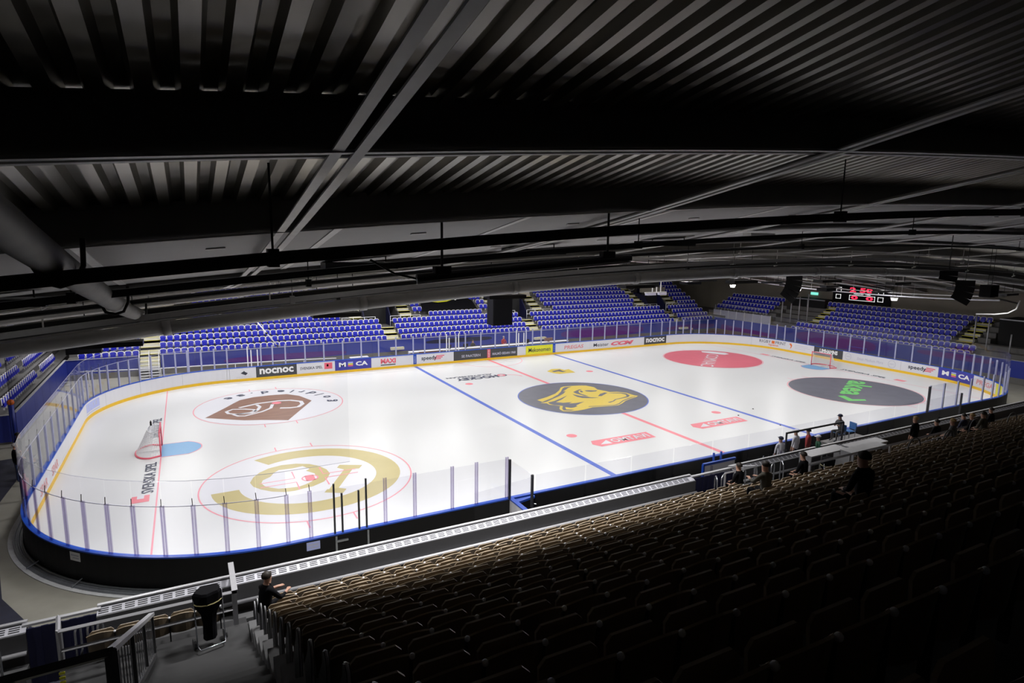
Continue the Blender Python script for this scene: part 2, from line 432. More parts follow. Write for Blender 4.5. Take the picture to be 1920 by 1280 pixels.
# pipes, ducts and trays hung below the girders
def hung_pipe(name, label, cat, Y, x0, x1, off, r, m, hang=None, n=8, box=False, group=None):
    root = empty(name, label, cat, (0, Y, S(0, Y)-off), group=group)
    q = MB()
    if box:
        along_x(q, Y, x0, x1, off-r, off+r, 2*r, m)
    else:
        q.tube([(x, Y, S(x, Y)-off) for x in [x0+(x1-x0)*j/40 for j in range(41)]], r, m, n)
    o = q.build('pipe', root, smooth=not box); o.location = (0, -Y, -(S(0, Y)-off))
    for hx in (hang or []):
        q = MB(); q.tube([(hx, Y, S(hx, Y)-off), (hx, Y, S(hx, Y)-0.05)], 0.012, m, 6)
        q.box((hx-0.05, Y-r-0.02, S(hx, Y)-off-r-0.02), (hx+0.05, Y+r+0.02, S(hx, Y)-off+r+0.03), m)
        o = q.build('hanger', root); o.location = (0, -Y, -(S(0, Y)-off))
    return root
HX = [-36+4.7*i for i in range(16)]
hung_pipe('service_pipe', 'thick black square pipe hung nearest the camera below the grey soffit', 'pipe', -28.0, -41, 41, 0.95, 0.062, 'pipe', [-30, -23.2, -14.6, -8.6, -1, 8, 15, 22, 29], box=True)
hung_pipe('service_pipe', 'second black pipe beyond the thick one, under the grey soffit', 'pipe', -24.6, -41, 41, 0.80, 0.05, 'pipe', [x+1.3 for x in HX[::2]], box=True)
for i, (Y, off, r, m, bx) in enumerate([(-21.4, 0.75, 0.05, 'pipe', False), (-18.9, 1.0, 0.06, 'duct', True), (-18.2, 0.7, 0.04, 'flange', True), (-17.2, 1.05, 0.05, 'pipe', False),
        (-14.8, 1.1, 0.06, 'girder', True), (-12.4, 1.05, 0.045, 'flange', False), (-8.5, 1.2, 0.06, 'girder', True), (-6.4, 0.9, 0.04, 'flange', True), (-1.6, 1.2, 0.05, 'flange', False),
        (1.6, 1.0, 0.06, 'girder', True), (6.4, 1.1, 0.05, 'flange', True), (12.4, 1.1, 0.05, 'flange', False), (16.0, 1.2, 0.06, 'girder', True)]):
    hung_pipe('service_pipe', '%s of the thin pipes and trays hung over the ice, counted from the near side' % ORD[i], 'pipe', Y, -40+random.random()*3, 38+random.random()*3, off, r, m,
              [x+random.random()*2 for x in HX[::3]], n=6, box=bx, group='thin pipes and trays under the roof')
# wide grey air duct in long segments, the lowest thing over the near edge of the ice
r = empty('air_duct', 'long grey air duct hung lowest, along the near side of the ice', 'duct', (0, -16, 8))
for k in range(15):
    a = -40+5.2*k; q = MB()
    q.tube([(x, -16, S(x, -16)-1.33) for x in (a, a+1.7, a+3.4, a+5.08)], 0.18, 'duct', 12)
    o = q.build('duct_segment', r, smooth=True); o.location = (0, 16, -8)
    q = MB(); q.tube([(a+5.02, -16, S(a+5.02, -16)-1.33), (a+5.22, -16, S(a+5.22, -16)-1.33)], 0.21, 'duct', 12)
    o = q.build('collar', r, smooth=True); o.location = (0, 16, -8)
    q = MB(); q.tube([(a+2.5, -16, S(a+2.5, -16)-1.05), (a+2.5, -16, S(a+2.5, -16))], 0.02, 'flange', 6); q.tube([(a+2.35, -16, S(a+2.5, -16)-1.05), (a+2.65, -16, S(a+2.5, -16)-1.0)], 0.03, 'flange', 6)
    o = q.build('hanger', r); o.location = (0, 16, -8)
hung_pipe('cable_trunking', 'deep black cable trunking just above the long grey duct', 'trunking', -15.6, -41, 41, 0.92, 0.15, 'pipe', [], box=True)
# round duct running away from the camera at the left
r = empty('air_duct', 'round dark duct crossing the girders at the far left', 'duct', (-24.98, -22, 9))
q = MB(); dp = [(-24.98, y, S(-24.98, y)-0.77-0.018*max(0, y+25)) for y in [-38+1.5*i for i in range(15)]]
q.tube(dp, 0.14, 'darkduct', 12); o = q.build('duct_segment', r, smooth=True); o.location = (24.98, 22, -9)
for p in dp[4::3]:
    q = MB(); q.tube([(p[0]-0.2, p[1], p[2]+0.25), (p[0]-0.19, p[1], p[2]), (p[0]-0.12, p[1], p[2]-0.15), (p[0], p[1], p[2]-0.19), (p[0]+0.12, p[1], p[2]-0.15), (p[0]+0.19, p[1], p[2]), (p[0]+0.2, p[1], p[2]+0.25)], 0.025, 'cable', 6)
    o = q.build('clamp', r, smooth=True); o.location = (24.98, 22, -9)
# long linear luminaire hung under the black pipe
def strip_light(x0, x1, Y, off, label, r_=0.07):
    root = empty('strip_light', label, 'light', ((x0+x1)/2, Y, S((x0+x1)/2, Y)-off))
    L0 = root.location.copy(); pts = [(x, Y, S(x, Y)-off) for x in [x0+(x1-x0)*j/6 for j in range(7)]]
    q = MB(); q.tube(pts, r_, 'pipe', 10); o = q.build('housing', root, smooth=True); o.location = -L0
    q = MB(); q.tube([(a, b, c-r_*0.95) for a, b, c in pts], r_*0.36, 'grille', 8); o = q.build('diffuser', root, smooth=True); o.location = -L0
    for hx in (x0+0.4, x1-0.5):
        q = MB(); q.tube([(hx, Y, S(hx, Y)-off), (hx, Y, S(hx, Y)-0.1)], 0.02, 'cable', 6); q.box((hx-0.13, Y-0.06, S(hx, Y)-off+0.03), (hx+0.13, Y+0.06, S(hx, Y)-off+0.15), 'pipe')
        o = q.build('bracket', root); o.location = -L0
    q = MB(); q.tube([(x0-0.02, Y, S(x0, Y)-off), (x0-0.35, Y, S(x0, Y)-off+0.08), (x0-0.7, Y, S(x0, Y)-off+0.28)], 0.018, 'cable', 6); o = q.build('power_cable', root, smooth=True); o.location = -L0
strip_light(-20.9, -16.9, -25.6, 1.12, 'long black strip light hung at the middle under the black pipe')
q = MB(); q.box((-9.6, -21.9, S(-9, -21.8)-0.5), (-8.6, -21.6, S(-9, -21.8)-0.36), 'flange'); q.box((-9.5, -21.88, S(-9, -21.8)-0.52), (-8.7, -21.62, S(-9, -21.8)-0.495), 'grille')
tag(q.build('ceiling_light'), 'small pale box light under the soffit right of the long strip light', 'light')
# flood lamps over the ice plus the added row over the far stand
for i, (x, y, z, p, sp) in enumerate(LAMPS):
    rowname = ['nearest', 'second', 'third', 'fourth'][i//9] if i < 36 else ('added far stand' if i < 44 else 'near stand')
    n_ = i % 9 if i < 36 else (i-36 if i < 44 else i-44)
    r = empty('flood_lamp', '%s lamp from the left in the %s lamp row under the roof' % (ORD[n_], rowname), 'lamp', (x, y, z), group='lamps under the roof')
    q = MB(); q.box((-0.8, -0.28, 0.05), (0.8, 0.28, 0.14), 'pipe'); q.box((-0.8, -0.28, 0.0), (0.8, -0.26, 0.05), 'pipe'); q.box((-0.8, 0.26, 0.0), (0.8, 0.28, 0.05), 'pipe'); q.box((-0.8, -0.26, 0.0), (-0.78, 0.26, 0.05), 'pipe'); q.box((0.78, -0.26, 0.0), (0.8, 0.26, 0.05), 'pipe'); q.build('housing', r)
    q = MB(); q.box((-0.77, -0.25, 0.02), (0.77, 0.25, 0.045), 'lens'); q.build('diffuser', r)
    q = MB()
    for hx in (-0.6, 0.6): q.tube([(hx, 0, 0.15), (hx, 0, S(x+hx, y)-z)], 0.015, 'cable', 5)
    q.build('hanger', r)
# bright metal cable tray hung across the right end, with its bent end
r = empty('cable_tray', 'bright metal cable tray hung across the right end of the rink', 'cable tray', (29, 0, 6.3))
def tray_pt(y): return (28.0+0.02*y, y, S(28.0, y)-1.80 - 0.012*max(0, -y))
pts = [tray_pt(y) for y in [16-1.4*i for i in range(21)]]
q = MB(); q.tube(pts, 0.055, 'grille', 8); o = q.build('tray', r, smooth=True); o.location = (-29, 0, -6.3)
q = MB(); q.tube([(a-0.5, b, c+0.28) for a, b, c in pts], 0.035, 'flange', 6); o = q.build('tray', r, smooth=True); o.location = (-29, 0, -6.3)
for p in pts[::3]:
    q = MB(); q.tube([p, (p[0], p[1], S(p[0], p[1]))], 0.015, 'flange', 5); o = q.build('hanger', r); o.location = (-29, 0, -6.3)
q = MB(); q.tube([(28, -10.5, 5.75), (28, -11.7, 5.85), (28.2, -12.4, 6.0), (28.6, -12.7, 6.3), (29, -12.7, 6.9)], 0.05, 'flange', 8); o = q.build('bent_end', r, smooth=True); o.location = (-29, 0, -6.3)

# ================================================================ ice markings
def flat(name, polys, label=None):
    """polys: list of (points, z-layer, material)"""
    q = MB()
    for pts, lay, m in polys: q.face([(x, y, 0.003+0.002*lay) for x, y in pts], m)
    return q.build(name, ice, label=label)
def circle_band(cx, cy, r0, r1, a0=0, a1=360, n=72):
    out = []
    for i in range(n):
        t0 = math.radians(a0+(a1-a0)*i/n); t1 = math.radians(a0+(a1-a0)*(i+1)/n)
        out.append([(cx+r0*math.cos(t0), cy+r0*math.sin(t0)), (cx+r1*math.cos(t0), cy+r1*math.sin(t0)), (cx+r1*math.cos(t1), cy+r1*math.sin(t1)), (cx+r0*math.cos(t1), cy+r0*math.sin(t1))])
    return out
def disc(cx, cy, r, n=64): return [(cx+r*math.cos(2*PI*i/n), cy+r*math.sin(2*PI*i/n)) for i in range(n)]
def stroke(pts, w):
    out = []; n = len(pts); L_ = []; R_ = []
    for i, p in enumerate(pts):
        a = pts[max(0, i-1)]; b = pts[min(n-1, i+1)]; dx, dy = b[0]-a[0], b[1]-a[1]; l = math.hypot(dx, dy) or 1
        nx, ny = -dy/l*w/2, dx/l*w/2; L_.append((p[0]+nx, p[1]+ny)); R_.append((p[0]-nx, p[1]-ny))
    for i in range(n-1): out.append([L_[i], L_[i+1], R_[i+1], R_[i]])
    return out
def rect(x0, y0, x1, y1): return [(x0, y0), (x1, y0), (x1, y1), (x0, y1)]
GX, BXL = 25.58, 7.02
flat('centre_line', [(rect(-0.15, -14.95, 0.15, 14.95), 0, 'redice')])
for sx in (-1, 1):
    flat('blue_line', [(rect(sx*BXL-0.15, -14.95, sx*BXL+0.15, 14.95), 0, 'blueice')])
    flat('goal_line', [(rect(sx*GX-0.03, -13.85, sx*GX+0.03, 13.85), 0, 'pink')])
    cr = [(sx*GX, -0.92-0.15)] + [(sx*(GX-1.15*0-0.45-1.35*math.cos(t)), 1.07*math.sin(t)) for t in [math.radians(-62+124*i/16) for i in range(17)]] + [(sx*GX, 1.07)]
    cr = [(sx*GX, -1.07), (sx*(GX-1.2), -1.07)] + [(sx*(GX-0.32-1.5*math.cos(t)), 1.07/math.sin(math.radians(54))*math.sin(t)) for t in [math.radians(-54+108*i/12) for i in range(13)]] + [(sx*(GX-1.2), 1.07), (sx*GX, 1.07)]
    flat('goal_crease', [(cr, 1, 'crease')] + [(p, 2, 'pink') for p in stroke(cr, 0.05)])
    for sy in (-1, 1):
        cx, cy = sx*(GX-6), sy*7
        ps = [(p, 1, 'pink') for p in circle_band(cx, cy, 4.46, 4.52)]
        for tx in (-0.88, 0.88):
            for s2 in (-1, 1): ps.append((rect(cx+tx-0.03, cy+s2*4.43, cx+tx+0.03, cy+s2*5.03), 1, 'pink'))
        flat('faceoff_circle', ps)
        nx = sx*(BXL-1.5)
        flat('faceoff_spot', [(disc(nx, cy, 0.3, 24), 1, 'redice')])
flat('referee_crease', [(p, 1, 'pink') for p in circle_band(0, 14.95, 2.97, 3.03, 180, 360, 36)])
LOGO = {}
LOGO['head'] = [(-3.32,0.6),(-2.32,1.0),(-1.23,1.61),(-0.42,2.35),(0.11,3.01),(0.5,3.22),(1.11,3.14),(1.69,3.0),(2.21,2.76),(2.36,2.35),(2.46,2.06),(2.36,1.69),(2.26,1.35),(2.49,0.79),(2.63,0.35),(3.14,0.18),(3.58,-0.34),(3.58,-0.77),(3.61,-1.15),(3.75,-1.45),(3.35,-1.68),(2.68,-1.88),(2.08,-2.16),(1.43,-2.62),(0.95,-2.87),(0.49,-2.86),(-0.28,-2.71),(-0.97,-2.58),(-1.71,-2.79),(-2.25,-2.83),(-2.79,-2.79),(-3.21,-2.55),(-3.21,-2.17),(-3.07,-1.84),(-2.74,-1.43),(-2.96,-1.07),(-3.2,-0.8),(-3.16,-0.44),(-3.48,-0.19),(-3.23,0.02)]
LOGO['d1'] = [(-3.26,0.01),(-2.08,0.65),(-1.24,1.25),(-0.57,1.91),(0.12,2.74),(0.44,2.98),(1.06,2.96),(0.54,2.67),(0.15,2.33),(-0.36,1.94),(-0.19,1.86),(-0.7,1.36),(-1.4,0.85),(-2.27,0.34),(-2.93,-0.06),(-3.41,-0.17)]
LOGO['d2'] = [(-2.98,-0.29),(-2.42,-0.14),(-1.74,0.21),(-0.75,0.79),(-1.24,0.37),(-1.74,-0.02),(-2.45,-0.43),(-2.08,-0.79),(-1.45,-0.88),(-1.85,-1.12),(-1.33,-1.2),(-0.63,-1.15),(-1.13,-1.4),(-1.73,-1.76),(-1.7,-1.93),(-2.11,-2.1),(-2.33,-2.09),(-2.48,-1.87),(-2.57,-1.77),(-2.82,-2.26),(-2.38,-2.59),(-2.69,-2.62),(-3.1,-2.38),(-2.95,-2.0),(-2.55,-1.47),(-2.65,-1.32),(-2.94,-1.03),(-3.06,-0.62)]
LOGO['d3'] = [(0.18,1.44),(0.64,1.73),(1.04,1.94),(1.29,1.91),(0.98,1.75),(0.72,1.56),(0.47,1.12),(0.41,0.72),(0.48,0.27),(0.52,-0.03),(0.28,0.18),(0.25,0.49),(0.15,0.96)]
LOGO['d4'] = [(0.97,1.69),(0.97,1.44),(0.85,1.13),(0.66,1.09),(0.69,1.32)]
LOGO['d5'] = [(1.21,1.52),(1.54,1.43),(1.83,1.23),(2.12,1.16),(1.81,0.92),(1.39,0.97),(1.17,1.22)]
LOGO['d6'] = [(-0.21,0.95),(-0.08,0.61),(0.03,0.3),(0.29,0.04),(0.45,-0.36),(0.94,-0.69),(0.43,-0.61),(-0.02,-0.35),(-0.19,-0.24),(-0.32,0.11),(-0.3,0.57)]
LOGO['d7'] = [(1.1,-0.3),(1.65,0.19),(2.19,0.39),(2.31,0.19),(1.85,-0.08),(1.36,-0.39)]
LOGO['d8'] = [(2.26,0.12),(2.69,0.04),(3.21,-0.17),(3.44,-0.52),(3.28,-1.11),(2.89,-1.42),(2.31,-1.53),(1.68,-1.63),(1.26,-1.94),(0.78,-2.12),(0.7,-1.97),(1.25,-1.82),(1.67,-1.52),(2.44,-1.36),(2.94,-1.19),(3.18,-0.77),(3.07,-0.35),(2.6,-0.09)]
LOGO['d9'] = [(3.5,-1.45),(2.7,-1.66),(1.86,-2.06),(1.22,-2.52),(0.72,-2.69),(-0.12,-2.5),(-1.05,-2.27),(-1.15,-2.37),(-0.19,-2.59),(0.63,-2.8),(1.17,-2.66),(1.84,-2.18),(2.6,-1.82),(3.41,-1.55)]
LOGO['innerring'] = [(-22.03,-6.43),(-21.84,-5.83),(-21.54,-5.34),(-21.09,-4.95),(-20.5,-4.76),(-19.85,-4.85),(-19.29,-5.18),(-18.94,-5.62),(-18.7,-6.27),(-18.67,-6.85),(-18.89,-7.37),(-19.1,-7.7),(-19.62,-8.03),(-19.97,-8.09),(-20.4,-8.2),(-20.8,-8.16),(-21.29,-7.87),(-21.69,-7.41),(-21.94,-6.97)]
LOGO['hole'] = [(-21.59,-6.72),(-21.5,-6.38),(-21.14,-6.08),(-20.94,-5.64),(-20.7,-5.38),(-20.12,-5.43),(-19.63,-5.33),(-19.4,-5.85),(-19.59,-6.02),(-19.29,-6.54),(-19.32,-6.98),(-19.58,-7.46),(-19.9,-7.69),(-20.2,-7.83),(-20.61,-7.77),(-21.0,-7.68),(-21.29,-7.39),(-21.5,-7.1)]
LOGO['I'] = [(-18.03,-5.92),(-17.07,-6.41),(-17.32,-6.8),(-17.6,-6.71),(-18.68,-8.7),(-18.4,-8.95),(-18.64,-9.34),(-19.33,-8.94),(-19.15,-8.63),(-19.08,-8.67),(-17.98,-6.62),(-18.22,-6.24)]
LOGO['plank'] = [(-23.46,5.45),(-22.32,7.29),(-21.72,8.36),(-21.27,9.09),(-20.4,9.55),(-19.33,9.63),(-18.26,9.49),(-17.56,8.64),(-17.03,6.97),(-19.1,2.87),(-20.5,3.59),(-21.43,3.95)]
LOGO['pz1'] = [(-21.47,7.06),(-20.33,7.65),(-19.02,7.83),(-18.26,7.62),(-17.71,7.05),(-17.72,6.34),(-18.08,5.71),(-18.59,5.69),(-19.17,5.9)]
LOGO['pz2'] = [(-19.48,7.06),(-19.69,6.14),(-20.3,5.47),(-20.81,5.19),(-21.3,4.91),(-21.66,5.05),(-21.91,5.51),(-21.54,5.47),(-20.88,5.41),(-20.59,5.71),(-20.71,6.2),(-21.17,6.56),(-21.87,6.81),(-22.25,6.4),(-22.16,5.9),(-21.72,5.52),(-20.96,5.57),(-20.49,5.98),(-20.27,6.75),(-20.4,7.38)]
LOGO['emblem'] = [(2.24,8.48),(3.07,9.12),(3.8,8.96),(3.9,8.4),(4.42,8.5),(4.28,7.72),(4.17,7.1),(3.32,7.16),(2.65,7.15),(2.36,7.61)]
LOGO['emblemd'] = [(2.58,8.33),(3.63,8.69),(3.53,8.06),(3.73,7.8),(3.28,7.67),(3.1,8.09),(2.65,7.96)]
LOGO['arA'] = [(-5.32,-8.26),(-5.55,-9.13),(-1.66,-9.32),(-1.42,-8.37)]

def lg(k, lay, m): return (LOGO[k], lay, m)
# centre disc with the yellow head emblem
flat('centre_emblem', [(disc(0, 0, 4.5), 2, 'darkice')] + [(p, 3, 'blueice') for p in circle_band(0, 0, 4.46, 4.53)] + [lg('head', 4, 'yelice')] + [lg('d%d' % i, 5, 'darkice') for i in range(1, 10)] + [(disc(0.9, 1.2, 0.02, 8), 5, 'darkice')])
# gold ring emblem, near left circle
cx, cy = -19.58, -7.0
big = [(cx+4.05*math.cos(math.radians(t)), cy+4.05*math.sin(math.radians(t))) for t in range(120, -180, -6)]
inn = [(cx+2.95*math.cos(math.radians(t)), cy+2.95*math.sin(math.radians(t))) for t in range(-178, 120, 6)]
gp = [(disc(cx, cy, 4.4), 0, 'icew')]
for i in range(49):
    t0, t1 = math.radians(120-6.1*i), math.radians(120-6.1*(i+1))
    def rr(t, R0): return (cx+R0*math.cos(t), cy+R0*math.sin(t)*(0.93 if math.sin(t) < 0 else 1.0))
    gp.append(([rr(t0, 2.93), rr(t0, 4.02), rr(t1, 4.02), rr(t1, 2.93)], 1, 'gold'))
gp += [lg('innerring', 1, 'gold'), lg('hole', 2, 'icew'), lg('I', 1, 'gold')]
def hash_marks(cx, cy):
    o = []
    for sx in (-1, 1):
        for sy in (-1, 1):
            o += stroke([(cx+sx*2.1, cy+sy*0.24), (cx+sx*0.62, cy+sy*0.24), (cx+sx*0.62, cy+sy*1.14)], 0.07)
    return o
gp += [(p, 3, 'pink') for p in hash_marks(cx, cy)]
gp += [(disc(cx, cy, 0.37, 24), 3, 'icew'), (rect(cx-0.2, cy-0.3, cx+0.2, cy+0.3), 4, 'redice')] + [(p, 4, 'pink') for p in circle_band(cx, cy, 0.30, 0.37, n=24)]
flat('gold_ring_emblem', gp)
# plank-textured badge with the looped outline, far left circle
flat('plank_badge', [(disc(-19.58, 7, 4.4), 0, 'icew'), lg('plank', 1, 'wood')] + [(p, 2, 'icew') for p in stroke(LOGO['pz1'], 0.26)] + [(p, 2, 'icew') for p in stroke(LOGO['pz2'], 0.2)] + [(disc(-19.2, 7.3, 0.3, 20), 3, 'redice')])
def ice_text(name, items):
    q = MB()
    for it in items:
        if it[0] == 'T':
            _, txt, o, r, u, ln, h, m, bold = it
            add_text(q, txt, lambda a, b: (o[0]+r[0]*a*ln+u[0]*b*h, o[1]+r[1]*a*ln+u[1]*b*h, 0.017), m, bold)
        else: q.face([(x, y, 0.003+0.002*it[2]) for x, y in it[1]], it[3])
    return q.build(name, ice)
items = []
for ch, ang in zip('goldried.se', [-9.5, 9.3, 23.5, 36, 50.5, 60.7, 73, 89.3, 101.9, 114.4, 128.9]):
    t = math.radians(ang); px, py = -19.58+3.72*math.cos(t), 7+3.72*math.sin(t)
    w = {'l': 0.10, 'i': 0.12, '.': 0.14, 'r': 0.30}.get(ch, 0.5); h = {'l': 0.75, 'i': 0.72, 'd': 0.75, 'g': 0.7, '.': 0.14}.get(ch, 0.52)
    r_ = (-math.sin(t), math.cos(t)); u_ = (-math.cos(t), -math.sin(t)); dsc = 0.2 if ch == 'g' else 0
    o_ = (px-r_[0]*w/2-u_[0]*(0.27+dsc), py-r_[1]*w/2-u_[1]*(0.27+dsc))
    items.append(('T', ch, o_, r_, u_, w, h, 'textice', 0.02))
ice_text('ice_lettering', items)
ice_text('ice_lettering', [('T', 'SVENSKA SPEL', (-25.72, -5.75), (0, 1), (-1, 0), 4.0, 0.46, 'textice', 0.01), ('P', rect(-26.5, -6.7, -25.85, -5.95), 1, 'redice'), ('P', rect(-26.3, -6.3, -26.05, -5.9), 2, 'icew')])
ice_text('ice_lettering', [('T', 'SVENSKA SPEL', (-25.72, 2.5), (0, 1), (-1, 0), 4.0, 0.46, 'textice', 0.01)])
ice_text('ice_lettering', [('T', 'SVENSKA SPEL', (26.0, -1.6), (0, -1), (1, 0), 3.9, 0.46, 'textice', 0.01), ('P', rect(26.1, -6.9, 26.7, -6.1), 1, 'redice')])
ice_text('ice_lettering', [('T', 'SVENSKA SPEL', (25.75, 5.5), (0, -1), (1, 0), 3.8, 0.42, 'textice', 0.01), ('P', rect(25.8, 5.9, 26.3, 6.8), 1, 'redice')])
ice_text('ice_lettering', [('T', 'HOCKEY', (-2.3, 9.05), (-1, 0.0), (0, -1), 3.6, 0.85, 'textice', 0.04), ('T', 'ALLSVENSKAN', (-2.4, 9.6), (-1, 0), (0, -1), 4.0, 0.35, 'textice', 0.02),
    ('P', disc(-1.85, 8.75, 0.42, 24), 1, 'textice'), ('P', disc(-1.9, 8.75, 0.34, 24), 2, 'redice'), ('P', disc(-1.9, 8.75, 0.16, 16), 3, 'icew')] + [('P', p, 1, 'pink') for p in stroke([(-1.4, 8.7), (-0.9, 8.5), (-0.6, 8.1), (-0.55, 7.7)], 0.12)])
flat('shield_emblem', [lg('emblem', 1, 'yelice'), lg('emblemd', 2, 'darkice')])
for k, (x0, x1) in enumerate([(-5.35, -1.3), (1.85, 5.95)]):
    ice_text('ice_lettering', [('P', [(x0, -8.75), (x0+0.25, -8.25), (x1, -8.25), (x1-0.1, -9.25), (x0+0.25, -9.25)], 1, 'redice'), ('P', [(x0+0.4, -8.95), (x0+1.1, -8.45), (x0+1.1, -9.05)], 2, 'icew'),
        ('T', 'OMTAVI', (x0+1.25, -9.05), (1, 0), (0, 1), 2.5, 0.6, 'icew', 0.02)])
flat('red_disc', [(disc(19.58, 7, 4.42), 2, 'disc')])
c_, s_ = 0.773, 0.634
ice_text('ice_lettering', [('T', 'COMVAC', (20.85, 8.9), (-c_, -s_), (s_, -c_), 6.4, 1.15, 'icew', 0.0), ('P', [(21.6, 10.4), (22.3, 10.0), (23.1, 8.7), (22.9, 8.0), (22.2, 7.9), (21.6, 8.8), (21.2, 9.9)], 3, 'icew')])
flat('grey_disc', [(disc(19.58, -7, 4.42), 2, 'darkice')])
ice_text('ice_lettering', [('T', 'akea', (22.6, -4.65), (-0.89, -0.455), (0.455, -0.89), 5.6, 1.75, 'greenice', 0.03), ('P', [(16.9, -7.6), (17.35, -7.8), (16.9, -8.7), (17.7, -9.1), (17.4, -9.4), (16.2, -8.9)], 4, 'greenice'), ('P', rect(19.4, -7.15, 19.9, -6.85), 5, 'redice')])
for (x, y), lb in zip([[8.33, -7.49], [6.24, -8.16], [6.83, -10.79]], ('black puck on the ice, farthest of the three', 'black puck on the ice beside the right blue line', 'black puck on the ice nearest the players bench')):
    q = MB(); q.tube([(x, y, 0.018), (x, y, 0.043)], 0.045, 'black', 12)
    tag(q.build('puck'), lb, 'puck', 'pucks left on the ice')

# ================================================================ boards, adverts, shields
boards = empty('rink_boards', 'white boards round the ice with yellow base, blue rail and clear shields', 'rink boards')
# (s0, s1, panel material, list of prints)
def bx(u0, u1, z0, z1): return (u0, u1, z0, z1)
ADS = [
 (-21.5, -19.66, 'board', [('poly', [(-20.75, .62), (-20.5, .78), (-20.6, .95), (-20.45, .72), (-20.25, .6), (-20.4, .45)], 'ink'), ('T', 'SPA & SPORT', -21.05, -20.0, .30, .36, 'faint', 0, 0)]),
 (-19.66, -16.71, 'adgrey', [('T', 'nocnoc', -19.42, -16.95, .42, .86, 'white', .035, 0)]),
 (-16.71, -13.76, 'board', [('T', 'SVENSKA SPEL', -16.45, -14.75, .50, .72, 'ink', .012, 0), ('box', -14.6, -13.98, .42, .92, 'red'), ('box', -14.42, -14.28, .62, .8, 'white')]),
 (-13.76, -10.81, 'adblue', [('T', 'M', -13.45, -12.9, .48, .84, 'white', .04, 0), ('box', -12.72, -12.32, .74, .84, 'adskyb'), ('box', -12.72, -12.32, .61, .71, 'adyel'), ('box', -12.72, -12.32, .48, .58, 'red'), ('T', 'CA', -12.1, -11.1, .48, .84, 'white', .04, 0)]),
 (-10.81, -7.17, 'board', [('T', 'MAXI', -10.02, -8.72, .47, .88, 'red', .05, 0), ('box', -10.02, -8.75, .31, .39, 'ink')]),
 (-7.17, -6.89, 'cap', [('T', 'AREAN', -7.10, -6.97, .3, .9, 'faint', 0, 0)]),
 (-6.89, -3.45, 'board', [('T', 'speedy', -6.45, -5.05, .38, .84, 'ink', .02, 0), ('box', -5.1, -4.34, .74, .82, 'red'), ('box', -5.2, -4.5, .61, .69, 'red'), ('box', -5.3, -4.66, .48, .56, 'red')]),
 (-3.45, -0.16, 'adgrey', [('T', 'SE PAATERN', -2.7, -0.85, .42, .66, 'faint', .02, 0)]),
 (-0.16, 0.16, 'red', [('T', 'PREGAS', -0.09, 0.09, .28, .92, 'white', 0, 0)]),
 (0.16, 2.94, 'adgrey', [('T', 'MALM\u00d6 SEDAN 1968', .35, 2.75, .42, .70, 'faint', .03, 0)]),
 (2.94, 3.85, 'board', []),
 (3.85, 6.83, 'adyel', [('T', 'Mekonomen', 4.15, 6.55, .40, .80, 'ink', .012, 0)]),
 (6.83, 7.12, 'cap', [('T', 'HOCKEY', 6.92, 7.03, .3, .9, 'faint', 0, 0)]),
 (7.12, 11.2, 'board', [('T', 'PREGAS', 8.13, 10.38, .42, .78, 'faintred', .03, 0.1)]),
 (11.2, 18.05, 'board', [('T', 'Meister', 11.6, 13.44, .42, .76, 'ink', .005, 0), ('T', 'CCM', 13.75, 16.64, .40, .80, 'red', .06, 0.35)]),
 (18.05, 21.06, 'adgrey', [('T', 'nocnoc', 18.3, 20.8, .40, .84, 'white', .035, 0)]),
 (21.06, 30.6, 'board', []),
 (30.6, 37.54, 'board', [('T', 'RIGBY', 31.42, 32.62, .58, .88, 'ink', 0, 0), ('box', 32.72, 33.05, .58, .88, 'orange'), ('T', 'PRINT', 33.15, 34.35, .58, .88, 'ink', 0, 0), ('T', 'TEJARNA', 32.35, 33.5, .28, .50, 'orange', .02, 0),
    ('poly', [(34.75, .85), (34.95, .9), (35.1, .7), (35.0, .45), (34.85, .35), (34.95, .6)], 'orange'), ('box', 35.4, 36.9, .78, .81, 'faint'), ('box', 35.4, 37.1, .62, .65, 'faint'), ('box', 35.4, 36.6, .46, .49, 'faint')]),
 (37.54, 40.52, 'adgrey', [('T', 'LIMHAMNS', 38.15, 40.0, .52, .90, 'white', .05, 0)]),
 (40.52, 45.8, 'board', [('ring', 41.06, .60, .30, 'faint'), ('T', 'ABC', 40.86, 41.26, .55, .66, 'faint', 0, 0), ('T', 'Smak Medium Mera', 41.9, 44.28, .45, .70, 'faint', 0, 0.3), ('ring', 45.05, .60, .33, 'faint'), ('T', 'ABC', 44.83, 45.27, .55, .66, 'faint', 0, 0)]),
 (45.8, 48.8, 'board', [('T', 'speedy', 46.42, 47.85, .40, .84, 'ink', .02, 0), ('box', 47.85, 48.55, .74, .82, 'red'), ('box', 47.75, 48.4, .61, .69, 'red'), ('box', 47.65, 48.25, .48, .56, 'red')]),
 (48.8, 51.85, 'adblue', [('T', 'M', 49.1, 49.65, .48, .84, 'white', .04, 0), ('box', 49.85, 50.25, .74, .84, 'adskyb'), ('box', 49.85, 50.25, .61, .71, 'adyel'), ('box', 49.85, 50.25, .48, .58, 'red'), ('T', 'CA', 50.45, 51.5, .48, .84, 'white', .04, 0)]),
 (51.85, 54.6, 'board', [('T', 'PREGAS', 52.15, 54.4, .42, .80, 'faintred', .03, 0.1)]),
 (54.6, 55.8, 'adyel', []),
]
s_ = 55.8
while s_ < 129.9:
    e_ = min(s_+2.47, 129.9); decals = []
    if s_ < 120.6 < e_ or s_ < 119.7 < e_: decals = [('T', 'SPAR', s_+.5, s_+2.0, .35, .75, 'faintred', .02, 0)]
    ADS.append((s_, e_, 'board', decals)); s_ = e_
